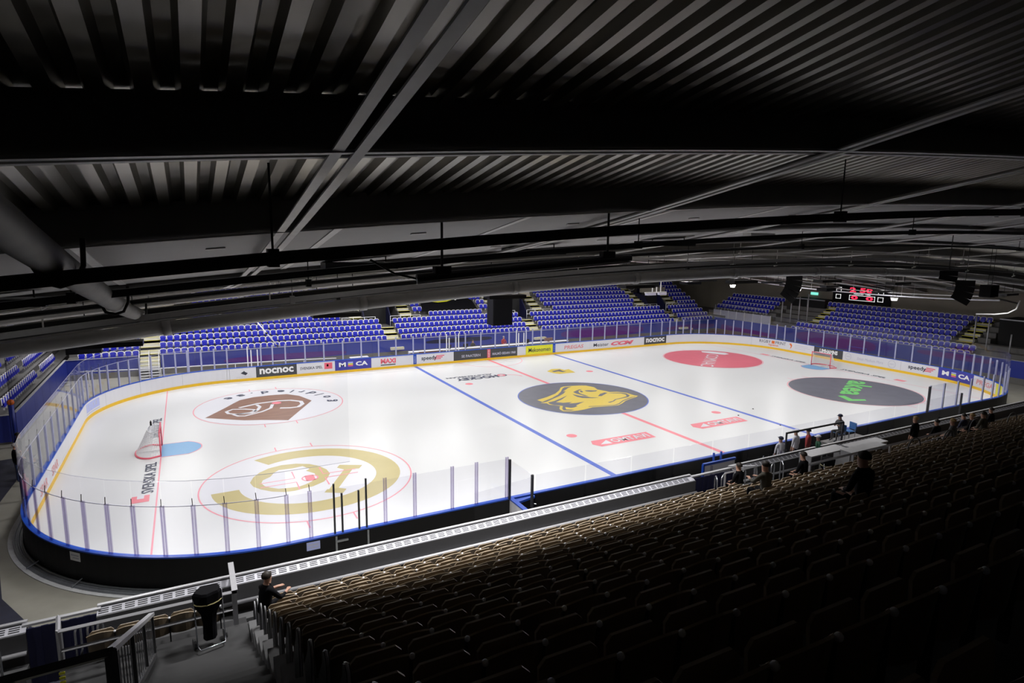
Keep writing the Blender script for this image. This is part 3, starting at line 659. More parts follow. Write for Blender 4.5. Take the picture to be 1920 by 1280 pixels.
ADS.append((129.9, 133.9, 'board', [('box', 131.2, 133.2, .42, .92, 'adskyb'), ('T', 'ARENA', 131.4, 133.0, .5, .85, 'faint', .02, 0), ('box', 131.2, 133.2, .30, .34, 'faint')]))
s_ = 133.9
while s_ < TOT-21.5-0.01:
    e_ = min(s_+3.0, TOT-21.5); ADS.append((s_, e_, 'board', [])); s_ = e_
for s0, s1, m, decals in ADS:
    q = MB(); strip(q, s0+.006, s1-.006, 0.0, 1.03, 0.0, 0.10, m)
    p = q.build('board_panel', boards)
    if m == 'adyel': p['label'] = 'yellow advert panel'
    if m == 'adblue': p['label'] = 'blue advert panel'
    if m == 'adgrey': p['label'] = 'dark grey advert panel'
    if decals:
        q = MB()
        for it in decals:
            if it[0] == 'T':
                _, txt, u0, u1, z0, z1, mm, bold, sh = it
                add_text(q, txt, lambda a, b: PO(u0+a*(u1-u0), -0.006, z0+b*(z1-z0)), mm, bold, sh)
            elif it[0] == 'box':
                _, u0, u1, z0, z1, mm = it; strip(q, u0, u1, z0, z1, -0.005, 0.0, mm)
            elif it[0] == 'poly':
                q.face([PO(u, -0.006, z) for u, z in it[1]], it[2])
            elif it[0] == 'ring':
                _, u, z, r_, mm = it
                for i in range(24):
                    a, b = 2*PI*i/24, 2*PI*(i+1)/24
                    q.face([PO(u+r_*math.cos(a), -.006, z+r_*math.sin(a)), PO(u+(r_-.03)*math.cos(a), -.006, z+(r_-.03)*math.sin(a)), PO(u+(r_-.03)*math.cos(b), -.006, z+(r_-.03)*math.sin(b)), PO(u+r_*math.cos(b), -.006, z+r_*math.sin(b))], mm)
        q.build('advert_print', p)
def seg_parts(name, cuts, z0, z1, o0, o1, m, **k):
    for a, b in zip(cuts[:-1], cuts[1:]):
        q = MB(); strip(q, a, b, z0, z1, o0, o1, m); q.build(name, boards, **k)
seg_parts('kick_plate', [0]+CORN+[TOT], 0.0, 0.20, -0.015, 0.0, 'kick')
seg_parts('top_rail', [0]+CORN+[TOT], 1.03, 1.075, -0.02, 0.15, 'cap')
seg_parts('outer_cover', [57+2.9*i for i in range(22)], 0.04, 1.03, 0.10, 0.145, 'black')
seg_parts('outer_cover', [2.9*i for i in range(20)], 0.04, 1.03, 0.10, 0.145, 'plinth')
seg_parts('outer_cover', [121+2.9*i for i in range(16)], 0.04, 1.03, 0.10, 0.145, 'plinth')
q = MB()
for z, o in ((0.05, 0.20), (0.03, 0.30), (0.02, 0.42)):
    ss = samples(100, 122, 0.4); q.tube([PO(s, o, z) for s in ss], 0.035, 'steel', 6)
strip(q, 100, 122, -0.01, 0.03, 0.16, 0.46, 'steel')
q.build('base_gutter', boards, label='grey metal gutter pipes along the foot')
q = MB(); strip(q, 100, 122, -0.01, 0.012, 0.46, 0.60, 'concl'); q.build('kerb', boards)
for s in (106.0, 106.25, 104.3, 112.5, 110.2):
    q = MB(); q.tube([PO(s, 0.15, 0.16), PO(s, 0.5, 0.05)], 0.02, 'steel', 6); q.build('gutter_bracket', boards)
for s, m in ((110.2, 'white'), (102.95, 'adskyb')):
    q = MB(); strip(q, s, s+0.42, 0.70, 0.98, 0.145, 0.152, m); strip(q, s+.05, s+0.37, 0.86, 0.90, 0.152, 0.154, 'faint'); strip(q, s+.05, s+0.30, 0.78, 0.81, 0.152, 0.154, 'faint')
    q.build('notice_sheet', boards, label='small pale notice sheet on the black outside')
q = MB(); strip(q, 101.35, 101.41, 0.05, 1.0, 0.145, 0.17, 'steel'); strip(q, 102.4, 102.46, 0.05, 1.0, 0.145, 0.17, 'steel'); strip(q, 102.05, 102.45, .80, .86, 0.145, 0.2, 'steel')
q.build('gate_latch', boards)

def top_h(s):
    t = s % TOT
    if CORN[0]-1.0 < t < CORN[3]+1.0 or CORN[4]-0.2 < t < CORN[7]-1.5: return 3.45
    return 2.62
posts = [-24.18+0.0, -23.33, -22.47, -21.61, -20.9]
posts += [-19.26, -18.43, -17.5, -16.03, -14.59, -13.09, -11.6, -10.15, -8.67, -7.15, -6.12, -4.74]
posts += [-3.24, -2.3, -0.78, 0.66, 2.1]
posts += [3.9, 4.6, 5.54] + [7.02+1.49*i for i in range(10)] + [21.54, 22.42, 23.3, 24.2, 25.12, 26.0, 26.9, 27.8, 28.66, 29.58, 30.5, 31.44, 32.28, 33.16, 34.08, 35.34, 36.78, 38.4, 39.82, 41.08, 42.4, 43.8, 45.2, 46.6, 48.05]
posts += [49.0, 49.86, 50.7, 51.56, 52.4, 53.26, 54.1, 54.96, 55.8, 56.66, 57.5, 58.4, 59.2, 60.1, 61.0]
near_end_R = 60.71+SX-13.8      # bench opening starts
near_end_L = 96.1
posts_R = [s for s in posts if s < near_end_R] + [62.2, 63.7, 65.2, 66.7, 68.2]
left = [96.1, 97.35, 98.3, 99.7, 100.75, 101.4, 102.45, 103.2, 103.9, 104.76, 105.64, 106.52, 107.4, 108.28, 109.12, 109.98, 110.8, 111.66, 112.5, 113.4, 114.3, 115.2, 116.1]
left += [117.6+1.45*i for i in range(9)] + [130.2, 131.05, 131.9, 132.75, 133.6, 134.4, 135.36, 136.2, 137.0, 137.85, 138.7, 139.53, 140.33]
allp = [p for p in sorted(posts_R)] 
def add_post(s, h, m, w=0.10, d=0.05, zb=1.07):
    if m == 'acryl': d = 0.03
    q = MB(); strip(q, s-w/2, s+w/2, zb, h, 0.05, 0.05+d, m)
    strip(q, s-w/2-0.012, s-w/2+0.012, zb, h, 0.03, 0.06+d, m); strip(q, s+w/2-0.012, s+w/2+0.012, zb, h, 0.03, 0.06+d, m)
    return q.build('shield_post', boards)
def add_pane(s0, s1, h):
    q = MB(); strip(q, s0+.01, s1-.01, 1.075, h, 0.066, 0.078, 'glass'); q.build('shield_pane', boards)
runL = sorted(left)
for s in runL:
    near = s < 117
    if any(abs(s-g) < .02 for g in (101.4, 102.45)): continue
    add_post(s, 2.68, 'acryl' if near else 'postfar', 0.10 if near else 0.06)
    if s > 103: 
        q = MB(); q.tube([PO(s, 0.10, 2.68), PO(s+.015, 0.07, 2.9)], 0.012, 'cable', 5); q.build('clip', boards)
for a, b in zip(runL[:-1], runL[1:]):
    add_pane(a, b, top_h((a+b)/2))
    if top_h((a+b)/2) > 3:
        q = MB(); strip(q, a, b, 2.655, 2.672, 0.060, 0.084, 'faint'); q.build('joint_bar', boards)
add_pane(runL[-1], TOT-24.18, 3.45)
FAR = sorted(posts_R)
for s in FAR:
    if any(abs(s-g) < .03 for g in (-20.9, -4.1)): continue
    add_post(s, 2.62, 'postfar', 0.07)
for a, b in zip(FAR[:-1], FAR[1:]):
    add_pane(a, b, top_h((a+b)/2))
for s, h in [(102.45, 2.78), (102.2, 2.42), (101.65, 2.42), (101.4, 2.78), (96.1, 2.68), (95.0, 2.68)][:4]:
    q = MB(); strip(q, s-.028, s+.028, 1.07, h, 0.04, 0.10, 'postd'); q.build('gate_post', boards, label='dark upright post of the gate')
for s, h in [(-20.2, 2.62), (-19.95, 2.35), (-19.5, 2.35), (-4.1, 2.62), (-3.85, 2.3), (-3.2, 2.3), (-2.95, 2.62), (2.86, 2.62), (3.1, 2.3), (3.66, 2.3), (3.9, 2.62)]:
    q = MB(); strip(q, s-.035, s+.035, 1.07, h, 0.04, 0.10, 'postwhite'); q.build('gate_post', boards)

# fine safety netting hung above the shields round the left end
r = empty('safety_net', 'fine transparent safety netting above the shields round the left end', 'net', (-22, -15, 3.5))
ss = samples(101.9, 139.0, 1.2); q = MB()
for a, b in zip(ss[:-1], ss[1:]):
    pa, pb = PO(a, .09, 0), PO(b, .09, 0)
    q.face([(pa[0], pa[1], 3.46), (pb[0], pb[1], 3.46), (pb[0], pb[1], S(pb[0], pb[1])-1.0), (pa[0], pa[1], S(pa[0], pa[1])-1.0)], 'netting')
o = q.build('netting', r, kind='stuff'); o.location = (22, 15, -3.5)
q = MB(); q.tube([PO(s, .09, 3.46) for s in ss], .008, 'faint', 4); o = q.build('lower_cord', r); o.location = (22, 15, -3.5)
q = MB(); q.tube([(PO(s, .09, 0)[0], PO(s, .09, 0)[1], S(PO(s, .09, 0)[0], PO(s, .09, 0)[1])-1.0) for s in ss], .008, 'faint', 4); o = q.build('upper_cord', r); o.location = (22, 15, -3.5)

# players' bench enclosure on the near side
r = empty('bench_enclosure', 'low clear screens and open door round the near players bench', 'screen', (-12, -16.5, 0))
Q = lambda mb, name, sm=False: setattr(mb.build(name, r, smooth=sm), 'location', (12, 16.5, 0))
def pane_box(a, b, z0, z1, t=0.012):
    d = Vector((b[0]-a[0], b[1]-a[1], 0)).normalized(); nrm = Vector((-d.y, d.x, 0))*t/2
    q = MB(); A_ = Vector((a[0], a[1], 0)); B_ = Vector((b[0], b[1], 0))
    P_ = [A_-nrm, B_-nrm, B_+nrm, A_+nrm]
    q.prism([(p.x, p.y) for p in P_], z0, z1, 'glass'); return q
for i in range(13):
    x0 = -13.7+2.1*i
    Q(pane_box((x0+.02, -17.0), (x0+2.06, -17.0), 0.9, 2.66), 'shield_pane')
    q = MB(); q.box((x0-.03, -17.05, 0.0), (x0+.03, -16.97, 1.6), 'acryl'); Q(q, 'shield_post')
    q = MB(); q.box((x0+.02, -17.03, 0.0), (x0+2.06, -16.99, 0.9), 'black'); Q(q, 'lower_panel')
for sx in (-13.75, 13.8):
    Q(pane_box((sx, -15.1), (sx, -16.95), 1.08, 2.62), 'shield_pane')
    q = MB(); q.box((sx-.04, -15.22, 1.07), (sx+.04, -15.14, 2.62), 'postd'); Q(q, 'shield_post')
    q = MB(); q.box((sx-.04, -16.9, 0.0), (sx+.04, -16.82, 2.62), 'postd'); Q(q, 'shield_post')
q = MB(); q.box((-13.72, -16.6, 0.1), (-13.60, -15.15, 1.03), 'white'); q.box((-13.74, -16.6, 1.03), (-13.56, -15.15, 1.07), 'cap'); Q(q, 'door')
q = MB(); q.prism([(-13.7, -15.2), (-12.7, -15.2), (-12.7, -15.28), (-13.6, -15.5)], 0.95, 1.03, 'cap'); Q(q, 'door')
Q(pane_box((-16.2, -17.4), (-13.8, -17.0), 0.3, 2.6), 'shield_pane')
q = MB(); q.tube([(-15.0, -17.0, 0.0), (-15.0, -17.0, 1.25), (-13.4, -17.1, 1.25), (-13.4, -17.1, 0.0)], 0.03, 'postwhite', 6); Q(q, 'door_frame')
q = MB(); q.box((-11, -16.35, 0.42), (11, -16.0, 0.47), 'white'); q.box((-11, -16.3, 0), (11, -16.05, 0.42), 'plinth'); Q(q, 'bench')
q = MB(); q.box((-13, -16.95, 0.0), (13, -15.2, 0.12), 'carpet'); Q(q, 'bench_floor')

# timekeeper's and penalty benches behind the far boards
r = empty('timekeeper_desk', 'long white timekeeper desk behind the far boards', 'desk', (0, 16.6, 0))
q = MB(); q.box((-7, -0.3, 0.95), (9.5, 0.3, 1.0), 'white'); q.build('desk_top', r)
q = MB(); q.box((-7, 0.22, 0.1), (9.5, 0.3, 0.95), 'white'); q.build('front_panel', r)
for x in (-7, -1.5, 4, 9.4):
    q = MB(); q.box((x-.04, -.28, 0), (x+.04, .22, .95), 'faint'); q.build('leg', r)
q = MB(); q.box((-6.2, -.33, 0.78), (-4.0, -.30, 1.0), 'wood'); q.build('panel', r)
for i, (x, w, m, nm, lb, ct) in enumerate([(-3.2, .35, 'cl_navy', 'equipment_box', 'dark blue equipment box standing on the timekeeper desk', 'box'), (-1.6, .45, 'black', 'monitor', 'black monitor on the timekeeper desk near the gate', 'monitor'), (4.9, .4, 'black', 'monitor', 'black monitor at the right end of the timekeeper desk', 'monitor'), (7.3, .9, 'wood', 'wooden_box', 'brown wooden box on the right of the timekeeper desk', 'box')]):
    rr = empty(nm, lb, ct, (x, 16.6, 1.0)); q = MB(); q.box((-w/2, -.05, .08), (w/2, .05, .38), m); q.build('screen' if nm == 'monitor' else 'body', rr)
    q = MB(); q.box((-.08, -.08, 0), (.08, .08, .08), m); q.build('base', rr)
q = MB(); q.box((-12.4, 15.4, 1.02), (-10.9, 15.9, 1.08), 'white')
q.box((-12.2, 15.45, 0), (-12.1, 15.55, 1.02), 'white'); q.box((-11.2, 15.45, 0), (-11.1, 15.55, 1.02), 'white'); tag(q.build('side_table'), 'narrow white table just behind the far boards, left', 'table')
r = empty('barrier_rail', 'low white rail along the walkway behind the far left boards', 'rail', (-23, 17.6, 0))
q = MB(); q.tube([(-8, 0, 1.15), (-3, -1.0, 1.15), (6, -1.6, 1.15), (9.5, -1.9, 1.1)], 0.045, 'white', 8); q.build('rail', r, smooth=True)
for x, y in ((-7.5, -.1), (-3, -1.0), (2, -1.35), (7, -1.67)):
    q = MB(); q.tube([(x, y, 0), (x, y, 1.13)], 0.03, 'white', 6); q.build('post', r, smooth=True)

# goals
def goal(x, sx, label):
    r = empty('hockey_goal', label, 'goal', (x, 0, 0), 0 if sx > 0 else PI)
    # local: opening faces -x, net behind at +x
    q = MB(); R_ = 0.035; rim = 'red'
    q.tube([(0, -.915, 0), (0, -.915, 1.22)], R_, rim, 10); q.tube([(0, .915, 0), (0, .915, 1.22)], R_, rim, 10); q.tube([(0, -.95, 1.22), (0, .95, 1.22)], R_, rim, 10)
    q.build('goal_frame', r, smooth=True)
    base = [(0, -.915, .035)]+[(0.45+0.67*math.cos(t) if abs(t) < 1.6 else 0, 1.12*math.sin(t), .035) for t in [math.radians(-90+180*i/14) for i in range(15)]]+[(0, .915, .035)]
    q = MB(); q.tube(base, 0.045, 'red', 8); q.build('base_frame', r, smooth=True)
    top = [(0, -.9, 1.2)]+[(0.25+0.3*math.cos(t), 0.85*math.sin(t), 1.2) for t in [math.radians(-90+180*i/14) for i in range(15)]]+[(0, .9, 1.2)]
    q = MB(); q.tube(top, 0.02, 'net', 6); q.build('top_shelf', r, smooth=True)
    q = MB(); n = len(base)
    for i in range(n-1):
        for k in range(4):
            f = k/4; a = Vector(base[i]).lerp(Vector(base[i+1]), f); b = Vector(top[i]).lerp(Vector(top[i+1]), f)
            q.tube([a, a.lerp(b, .5)+Vector((-.03, 0, 0)), b], 0.006, 'net', 3, caps=False)
    for k in range(1, 14):
        f = k/14; q.tube([Vector(base[i]).lerp(Vector(top[i]), f) for i in range(n)], 0.006, 'net', 3, caps=False)
    for k in range(8): q.tube([(0.01+.06*k, -.85+.05*k, 1.2), (0.01+.06*k, .85-.05*k, 1.2)], 0.006, 'net', 3, caps=False)
    for k in range(19): q.tube([(0, -.85+.094*k, 1.2), (.5-.35*abs(k-9)/9, -.85+.094*k, 1.2)], 0.006, 'net', 3, caps=False)
    q.build('netting', r, kind='stuff')
    q = MB(); q.box((0.05, -.02, .03), (1.08, .02, .07), 'net'); q.build('centre_bar', r)
goal(-GX, -1, 'red framed hockey goal with white net in the left blue crease')
goal(GX, 1, 'red framed hockey goal with white net in the right blue crease')
r = empty('water_bottle', 'dark bottle hung on top of the left goal net', 'bottle', (-25.98, 0.55, 1.22))
q = MB(); q.tube([(0, 0, 0), (0, 0, .2)], .045, 'black', 10); q.build('body', r, smooth=True); q = MB(); q.tube([(0, 0, .2), (0, 0, .26)], .02, 'black', 8); q.build('cap', r, smooth=True)
# spare goal behind the right end glass
r = empty('spare_goal', 'dark blue spare goal frame leaning behind the right end boards', 'goal', (31.6, 0.6, 0))
q = MB(); q.tube([(0, -.9, 0), (0, -.9, 1.22), (0, .9, 1.22), (0, .9, 0)], .035, 'cap', 8); q.build('goal_frame', r, smooth=True)
q = MB(); q.tube([(0, -.9, .04), (.9, -.8, .04), (1.0, 0, .04), (.9, .8, .04), (0, .9, .04)], .04, 'cap', 8); q.build('base_frame', r, smooth=True)

# ================================================================ far, left and right grandstands
FZ = [1.86+0.42*i for i in range(13)]
FY = [21.07+0.88*i for i in range(13)]
VOM = [8.4, -7.0, 28.4, -26.9]          # aisles with an upper entrance in the far stand
VH = 4.1
def terrace(name, label, boxes, m):
    r = empty(name, label, 'grandstand', boxes[0][0])
    for a, b in boxes:
        q = MB(); q.box(a, b, m); o = q.build('terrace_step', r); o.location = -Vector(boxes[0][0])
    return r
def cut_intervals(x0, x1, cuts):
    out = []; a = x0
    for c0, c1 in sorted(cuts):
        if c1 <= a or c0 >= x1: continue
        if c0 > a: out.append((a, c0))
        a = max(a, c1)
    if a < x1: out.append((a, x1))
    return out
bxs = []
for i in range(13):
    z = FZ[i]-0.8; y0 = FY[i]-0.66; y1 = FY[i]+0.22
    cuts = [(-27.5, -26.1)] if i == 0 else []
    if i >= 4: cuts += [(v-1.9, v+1.9) for v in VOM]
    for a, b in cut_intervals(-32.2, 34.5, cuts): bxs.append(((a, y0, -0.1), (b, y1, z)))
terrace('grandstand', 'stepped concrete stand behind the far boards', bxs, 'treadg')
bxs = [((34.3+.85*i-0.22, -22 if i < 4 else -7.5, -0.1), (34.3+.85*i+0.64, 20.3 if i < 2 else 13.9, 1.95+.42*i-0.8)) for i in range(8)]
terrace('grandstand', 'stepped concrete stand behind the right end of the rink', bxs, 'treadg')
bxs = [((-33.0-.88*i-0.66, 5.6, -0.1), (-33.0-.88*i+0.22, 34, 2.0+.42*i-0.8)) for i in range(9)]
terrace('grandstand', 'stepped concrete stand behind the left end of the rink', bxs, 'treadg')

def wall_blue(name, a, b, z0, z1, decals=(), t=0.1):
    """front wall between floor points a and b"""
    r = empty(name, None, None, (a[0], a[1], 0)); d = Vector((b[0]-a[0], b[1]-a[1], 0)); L_ = d.length; d.normalize(); n = Vector((-d.y, d.x, 0))
    k = max(1, round(L_/2.4))
    for i in range(k):
        u0, u1 = L_*i/k+0.006, L_*(i+1)/k-0.006
        fn = lambda u, v, z: tuple(d*u+n*v+Vector((0, 0, z)))
        q = MB(); q.box((u0, -t/2, z0), (u1, t/2, z1), 'wallblue', fn); q.build('panel', r)
        q = MB(); q.box((u0, -t/2, 0), (u1, t/2, z0-.006), 'plinth', fn); q.build('plinth', r)
    q = MB(); q.box((0, -t/2-.02, z1), (L_, t/2+.02, z1+.03), 'railw', lambda u, v, z: tuple(d*u+n*v+Vector((0, 0, z)))); q.build('edge_strip', r)
    for poly, m in decals:
        q = MB(); q.face([tuple(d*u-n*(t/2+.004)+Vector((0, 0, z))) for u, z in poly], m); q.build('wall_decal', r)
    r['kind'] = 'structure'
    return r
def blob(u0, u1, z0, z1, k=0.5, n=20):
    c = (z0+z1)/2; out = []
    for i in range(n+1):
        t = PI*(1-i/n); out.append((u0+(u1-u0)*(0.5+0.5*math.cos(t)), c+(z1-c)*math.sin(t)**.7))
    for i in range(1, n):
        t = PI*i/n; out.append((u0+(u1-u0)*(0.5+0.5*math.cos(t)), c+(z0-c)*math.sin(t)**k))
    return out
wall_blue('trim_1', (-26.1, 20.35), (34.0, 20.35), 0.45, 1.55, [(blob(37.2, 48.5, 0.47, 1.5), 'purple_refl'), (blob(4.5, 14.5, .47, .98), 'purple_refl'), (blob(22, 29, .9, 1.35), 'navy'), (blob(52, 60, .55, 1.1), 'purple_refl')])  # purple patches are shield-glass reflections painted on the wall
wall_blue('trim_2', (-32.2, 20.35), (-27.5, 20.35), 0.45, 1.55)
wall_blue('trim_3', (33.6, 20.3), (33.6, -22.0), 0.50, 1.85, [([(1, .52), (1.2, 1.1), (4, 1.0), (8, .9), (9.2, 1.0), (9, .52)], 'purple_refl'), (blob(11.6, 20.3, .58, 1.8), 'purple_refl'), (blob(24, 30, 1.2, 1.7), 'purple_refl')])
wall_blue('trim_4', (-32.2, 4.6), (-32.2, 20.3), 0.1, 1.6)
# door wing walls at the left entrance
wall_blue('trim_5', (-36.5, 4.6), (-32.25, 4.6), 0.1, 1.5)
q = MB(); q.tube([(-32.15, 3.9, 0), (-32.15, 3.9, 2.2)], 0.12, 'wallblue', 10); q.ball((-32.15, 3.9, 2.32), 0.16, 'orange', 10)
tag(q.build('post', smooth=True), 'blue post with an orange top at the left end entrance', 'post')
q = MB(); q.box((-33.6, -5.2, 0.0), (-32.6, -3.6, 0.5), 'red'); tag(q.build('crate'), 'low red crate on the dark mat at the left edge', 'crate')

# stairs with yellow edges
def stairs_far(x0, x1, rows, label, yref=FY, floor=False):
    r = empty('stairway', label, 'stairs', (x0, yref[rows[0]], 0)); L0 = Vector(r.location)
    for i in rows:
        for h in (0, 1):
            z = FZ[i]-0.8-(0.21 if h == 0 else 0)+0.02; y0 = yref[i]-0.66-0.44*(1-h)-0.0
            if h == 1: y0 = yref[i]-0.66
            q = MB(); q.box((x0, y0, z-0.22), (x1, y0+0.45, z), 'tread'); o = q.build('step', r); o.location = -L0
            q = MB(); q.box((x0, y0-.004, z-0.02), (x1, y0+0.05, z+0.006), 'nose'); o = q.build('step_edge', r); o.location = -L0
    if floor:
        for k in range(6):
            z = 0.16*k+0.08; y0 = 18.5+0.3*k
            q = MB(); q.box((x0, y0, z-0.05), (x1, y0+0.32, z), 'concl'); o = q.build('step', r); o.location = -L0
        for x in (x0+.02, (x0+x1)/2, x1-.02):
            q = MB(); q.tube([(x, 18.4, 0), (x, 18.4, 1.0), (x, 20.1, 2.0), (x, 20.1, 1.0)], 0.025, 'postwhite', 6); o = q.build('handrail', r, smooth=True); o.location = -L0
    return r
stairs_far(-27.5, -26.15, range(0, 5), 'far left stairs with yellow edges down to the walkway', floor=True)
stairs_far(-7.6, -6.35, range(0, 4), 'far stand stairs with yellow edges left of the timekeeper', )
stairs_far(7.75, 9.1, range(0, 4), 'far stand stairs with yellow edges right of the hanging black box')
stairs_far(27.75, 29.0, range(0, 4), 'far stand stairs with yellow edges near the right corner')
for j, v in enumerate(VOM):
    side = ['middle right', 'middle left', 'right corner', 'far left'][j]
    for sgn in (-1, 1):
        x0 = v+sgn*2.55-0.6
        stairs_far(x0, x0+1.2, range(4, 11), 'upper stairs on the %s of the %s stand entrance' % ('left' if sgn < 0 else 'right', side))
    r = empty('stand_entrance', 'dark blue walled entrance in the far stand, %s' % side, 'entrance', (v, FY[4], FZ[3]-.8)); L0 = Vector(r.location)
    zf = FZ[3]-0.8; y0 = FY[3]+0.22
    def add(nm, q_): o = q_.build(nm, r); o.location = -L0
    q = MB(); q.box((v-1.9, y0, zf-0.1), (v+1.9, y0+6, zf), 'treadg'); add('landing', q)
    q = MB(); q.prism([(y0+.3, zf), (y0+6, zf), (y0+6, zf+2.6), (y0+1.6, zf+2.0), (y0+.3, zf+.6)], v+0.7, v+0.8, 'navy', lambda a, b, c: (c, a, b)); add('side_wall', q)
    q = MB(); q.prism([(y0+.3, zf), (y0+6, zf), (y0+6, zf+2.6), (y0+1.6, zf+2.0), (y0+.3, zf+.6)], v-1.9, v-1.8, 'navy', lambda a, b, c: (c, a, b)); add('side_wall', q)
    q = MB(); q.box((v-1.8, y0+2.0, zf), (v+0.7, y0+2.1, zf+2.3), 'dark'); add('doorway', q)
    q = MB(); q.box((v-1.9, y0+1.9, zf+2.3), (v+1.9, y0+2.3, zf+2.9), 'hall'); add('lintel', q)
    for a, b in ((-4.1, -0.9), (0.6, 3.7)):
        q = MB(); yr = FY[3]+0.35
        for z in (0.55, 1.0): q.tube([(v+a, yr, zf+z), (v+b, yr, zf+z)], 0.028, 'postwhite', 6)
        n_ = 3
        for k in range(n_+1): q.tube([(v+a+(b-a)*k/n_, yr, zf), (v+a+(b-a)*k/n_, yr, zf+1.0)], 0.028, 'postwhite', 6)
        o = q.build('guard_rail', r, smooth=True); o.location = -L0
r = empty('stairway', 'pale stairs on the right side of the end stand seats', 'stairs', (35, -5.9, 0)); L0 = Vector(r.location)
for y0, y1 in ((-6.5, -5.25), (8.1, 9.4)):
    for i in range(2, 8):
        for h in (0, 1):
            z = 1.95+.42*i-.8-(0.21 if h == 0 else 0)+.02; x0 = 34.3+.85*i-.22-(0.42 if h == 0 else 0)
            q = MB(); q.box((x0, y0, z-.22), (x0+.43, y1, z), 'tread'); o = q.build('step', r); o.location = -L0
            q = MB(); q.box((x0-.004, y0, z-.05), (x0+.06, y1, z+.006), 'nose'); o = q.build('step_edge', r); o.location = -L0
# dark exits behind the end stand
for nm, lb, a, b in [('exit_door', 'black doorway between the corner stand and the end stand', (39.6, 9.9, 1.2), (41.5, 14.2, 4.6)), ('exit_door', 'wide black opening right of the end stand seats', (38.4, -21.5, 1.8), (41.5, -7.6, 4.6))]:
    r = empty(nm, lb, 'doorway', a); q = MB(); q.box((0, 0, 0), tuple(b[i]-a[i] for i in range(3)), 'dark'); q.build('opening', r)
    q = MB(); h = b[2]-a[2]; w = b[1]-a[1]
    q.box((-.06, 0, h-.1), (0, w, h), 'railw'); q.box((-.06, w/2-.04, 0), (0, w/2+.04, h-.1), 'railw'); q.build('frame', r)
for i, (y, z0, z1) in enumerate([(12.6, 1.7, 4.4), (11.6, 1.7, 4.7), (10.7, 2.0, 5.0), (9.8, 2.0, 5.4), (-6.9, 2.0, 5.0), (-7.9, 1.8, 4.6), (-9.6, 1.85, 3.6), (-11.6, 1.85, 3.3)]):
    q = MB(); q.tube([(36.0+i*.2 if i < 4 else 36, y, z0), (36.0+i*.2 if i < 4 else 36, y, z1)], 0.06, 'railw', 8)
    tag(q.build('steel_post', smooth=True), '%s slim grey post along the end stand, counted from the corner stand' % ORD[i], 'post', 'slim posts at the end stand')
# rail and clear panels in front of the corner stand
r = empty('guard_rail', 'white two-bar rail with clear panels before the corner stand', 'rail', (35.6, 18.4, 1.4)); L0 = Vector(r.location)
q = MB()
for z in (2.75, 3.12): q.tube([(35.8, 14.6, z), (35.8, 22.4, z)], 0.03, 'railw', 6)
for k in range(6): q.tube([(35.8, 14.6+1.56*k, 2.2), (35.8, 14.6+1.56*k, 3.12)], 0.03, 'railw', 6)
o = q.build('rail', r, smooth=True); o.location = -L0
for k in range(7):
    y = 13.6+1.25*k
    q = MB(); q.box((35.4, y+.03, 1.55), (35.43, y+1.2, 2.55), 'faint'); o = q.build('panel', r); o.location = -L0
    q = MB(); q.box((35.36, y-.04, 1.5), (35.46, y+.03, 2.6), 'postwhite'); o = q.build('post', r); o.location = -L0
q = MB()
for i in range(4): q.box((35.9+.88*i, 14.0, -0.1), (36.8+.88*i, 23.6, 2.35+.42*i), 'treadg')
q.box((34.5, 20.3, -.1), (41.5, 36, 1.9), 'treadg')
tag(q.build('corner_stand'), 'small concrete corner stand behind the white two-bar rail', 'grandstand')
# scoreboard, exit sign, ceiling speaker
r = empty('scoreboard', 'black scoreboard with red digits on the right end wall', 'scoreboard', (41.45, 6.3, 4.4))
q = MB(); q.box((-.15, -2.6, 0), (0.1, 3.9, 2.0), 'black'); q.build('cabinet', r)
def led(txt, y0, y1, z0, z1, m, nm='digits'):
    q = MB(); add_text(q, txt, lambda a, b: (-.17, y1-(y1-y0)*a, z0+(z1-z0)*b), m, .03); q.build(nm, r)
led('2 50', -0.7, 1.9, 1.25, 1.75, 'led_red'); led('0', 0.9, 1.7, .45, .85, 'led_red'); led('0', -.8, 0.0, .45, .85, 'led_red')
led('PERIOD', .3, 1.4, 1.0, 1.12, 'led_white', 'lettering'); led('TIME', -.5, .1, 1.0, 1.12, 'led_white', 'lettering')
for y0, y1, z0, z1 in ((2.9, 3.5, .4, .9), (2.9, 3.5, 1.2, 1.7), (-1.9, -1.3, .4, .9), (-1.9, -1.3, 1.2, 1.7), (-1.0, 1.9, .35, .92)):
    q = MB(); w = .05
    q.box((-.18, y0, z0), (-.15, y1, z0+w), 'led_white'); q.box((-.18, y0, z1-w), (-.15, y1, z1), 'led_white'); q.box((-.18, y0, z0), (-.15, y0+w, z1), 'led_white'); q.box((-.18, y1-w, z0), (-.15, y1, z1), 'led_white'); q.build('digit_frame', r)
r = empty('exit_sign', 'small green lit exit sign on the right end wall', 'sign', (41.5, 12.7, 5.1))
q = MB(); q.box((0, -.45, -.15), (.1, .45, .15), 'exitg'); q.build('lit_panel', r); q = MB(); q.box((0.02, -.5, .15), (.1, .5, .2), 'white'); q.build('housing', r)

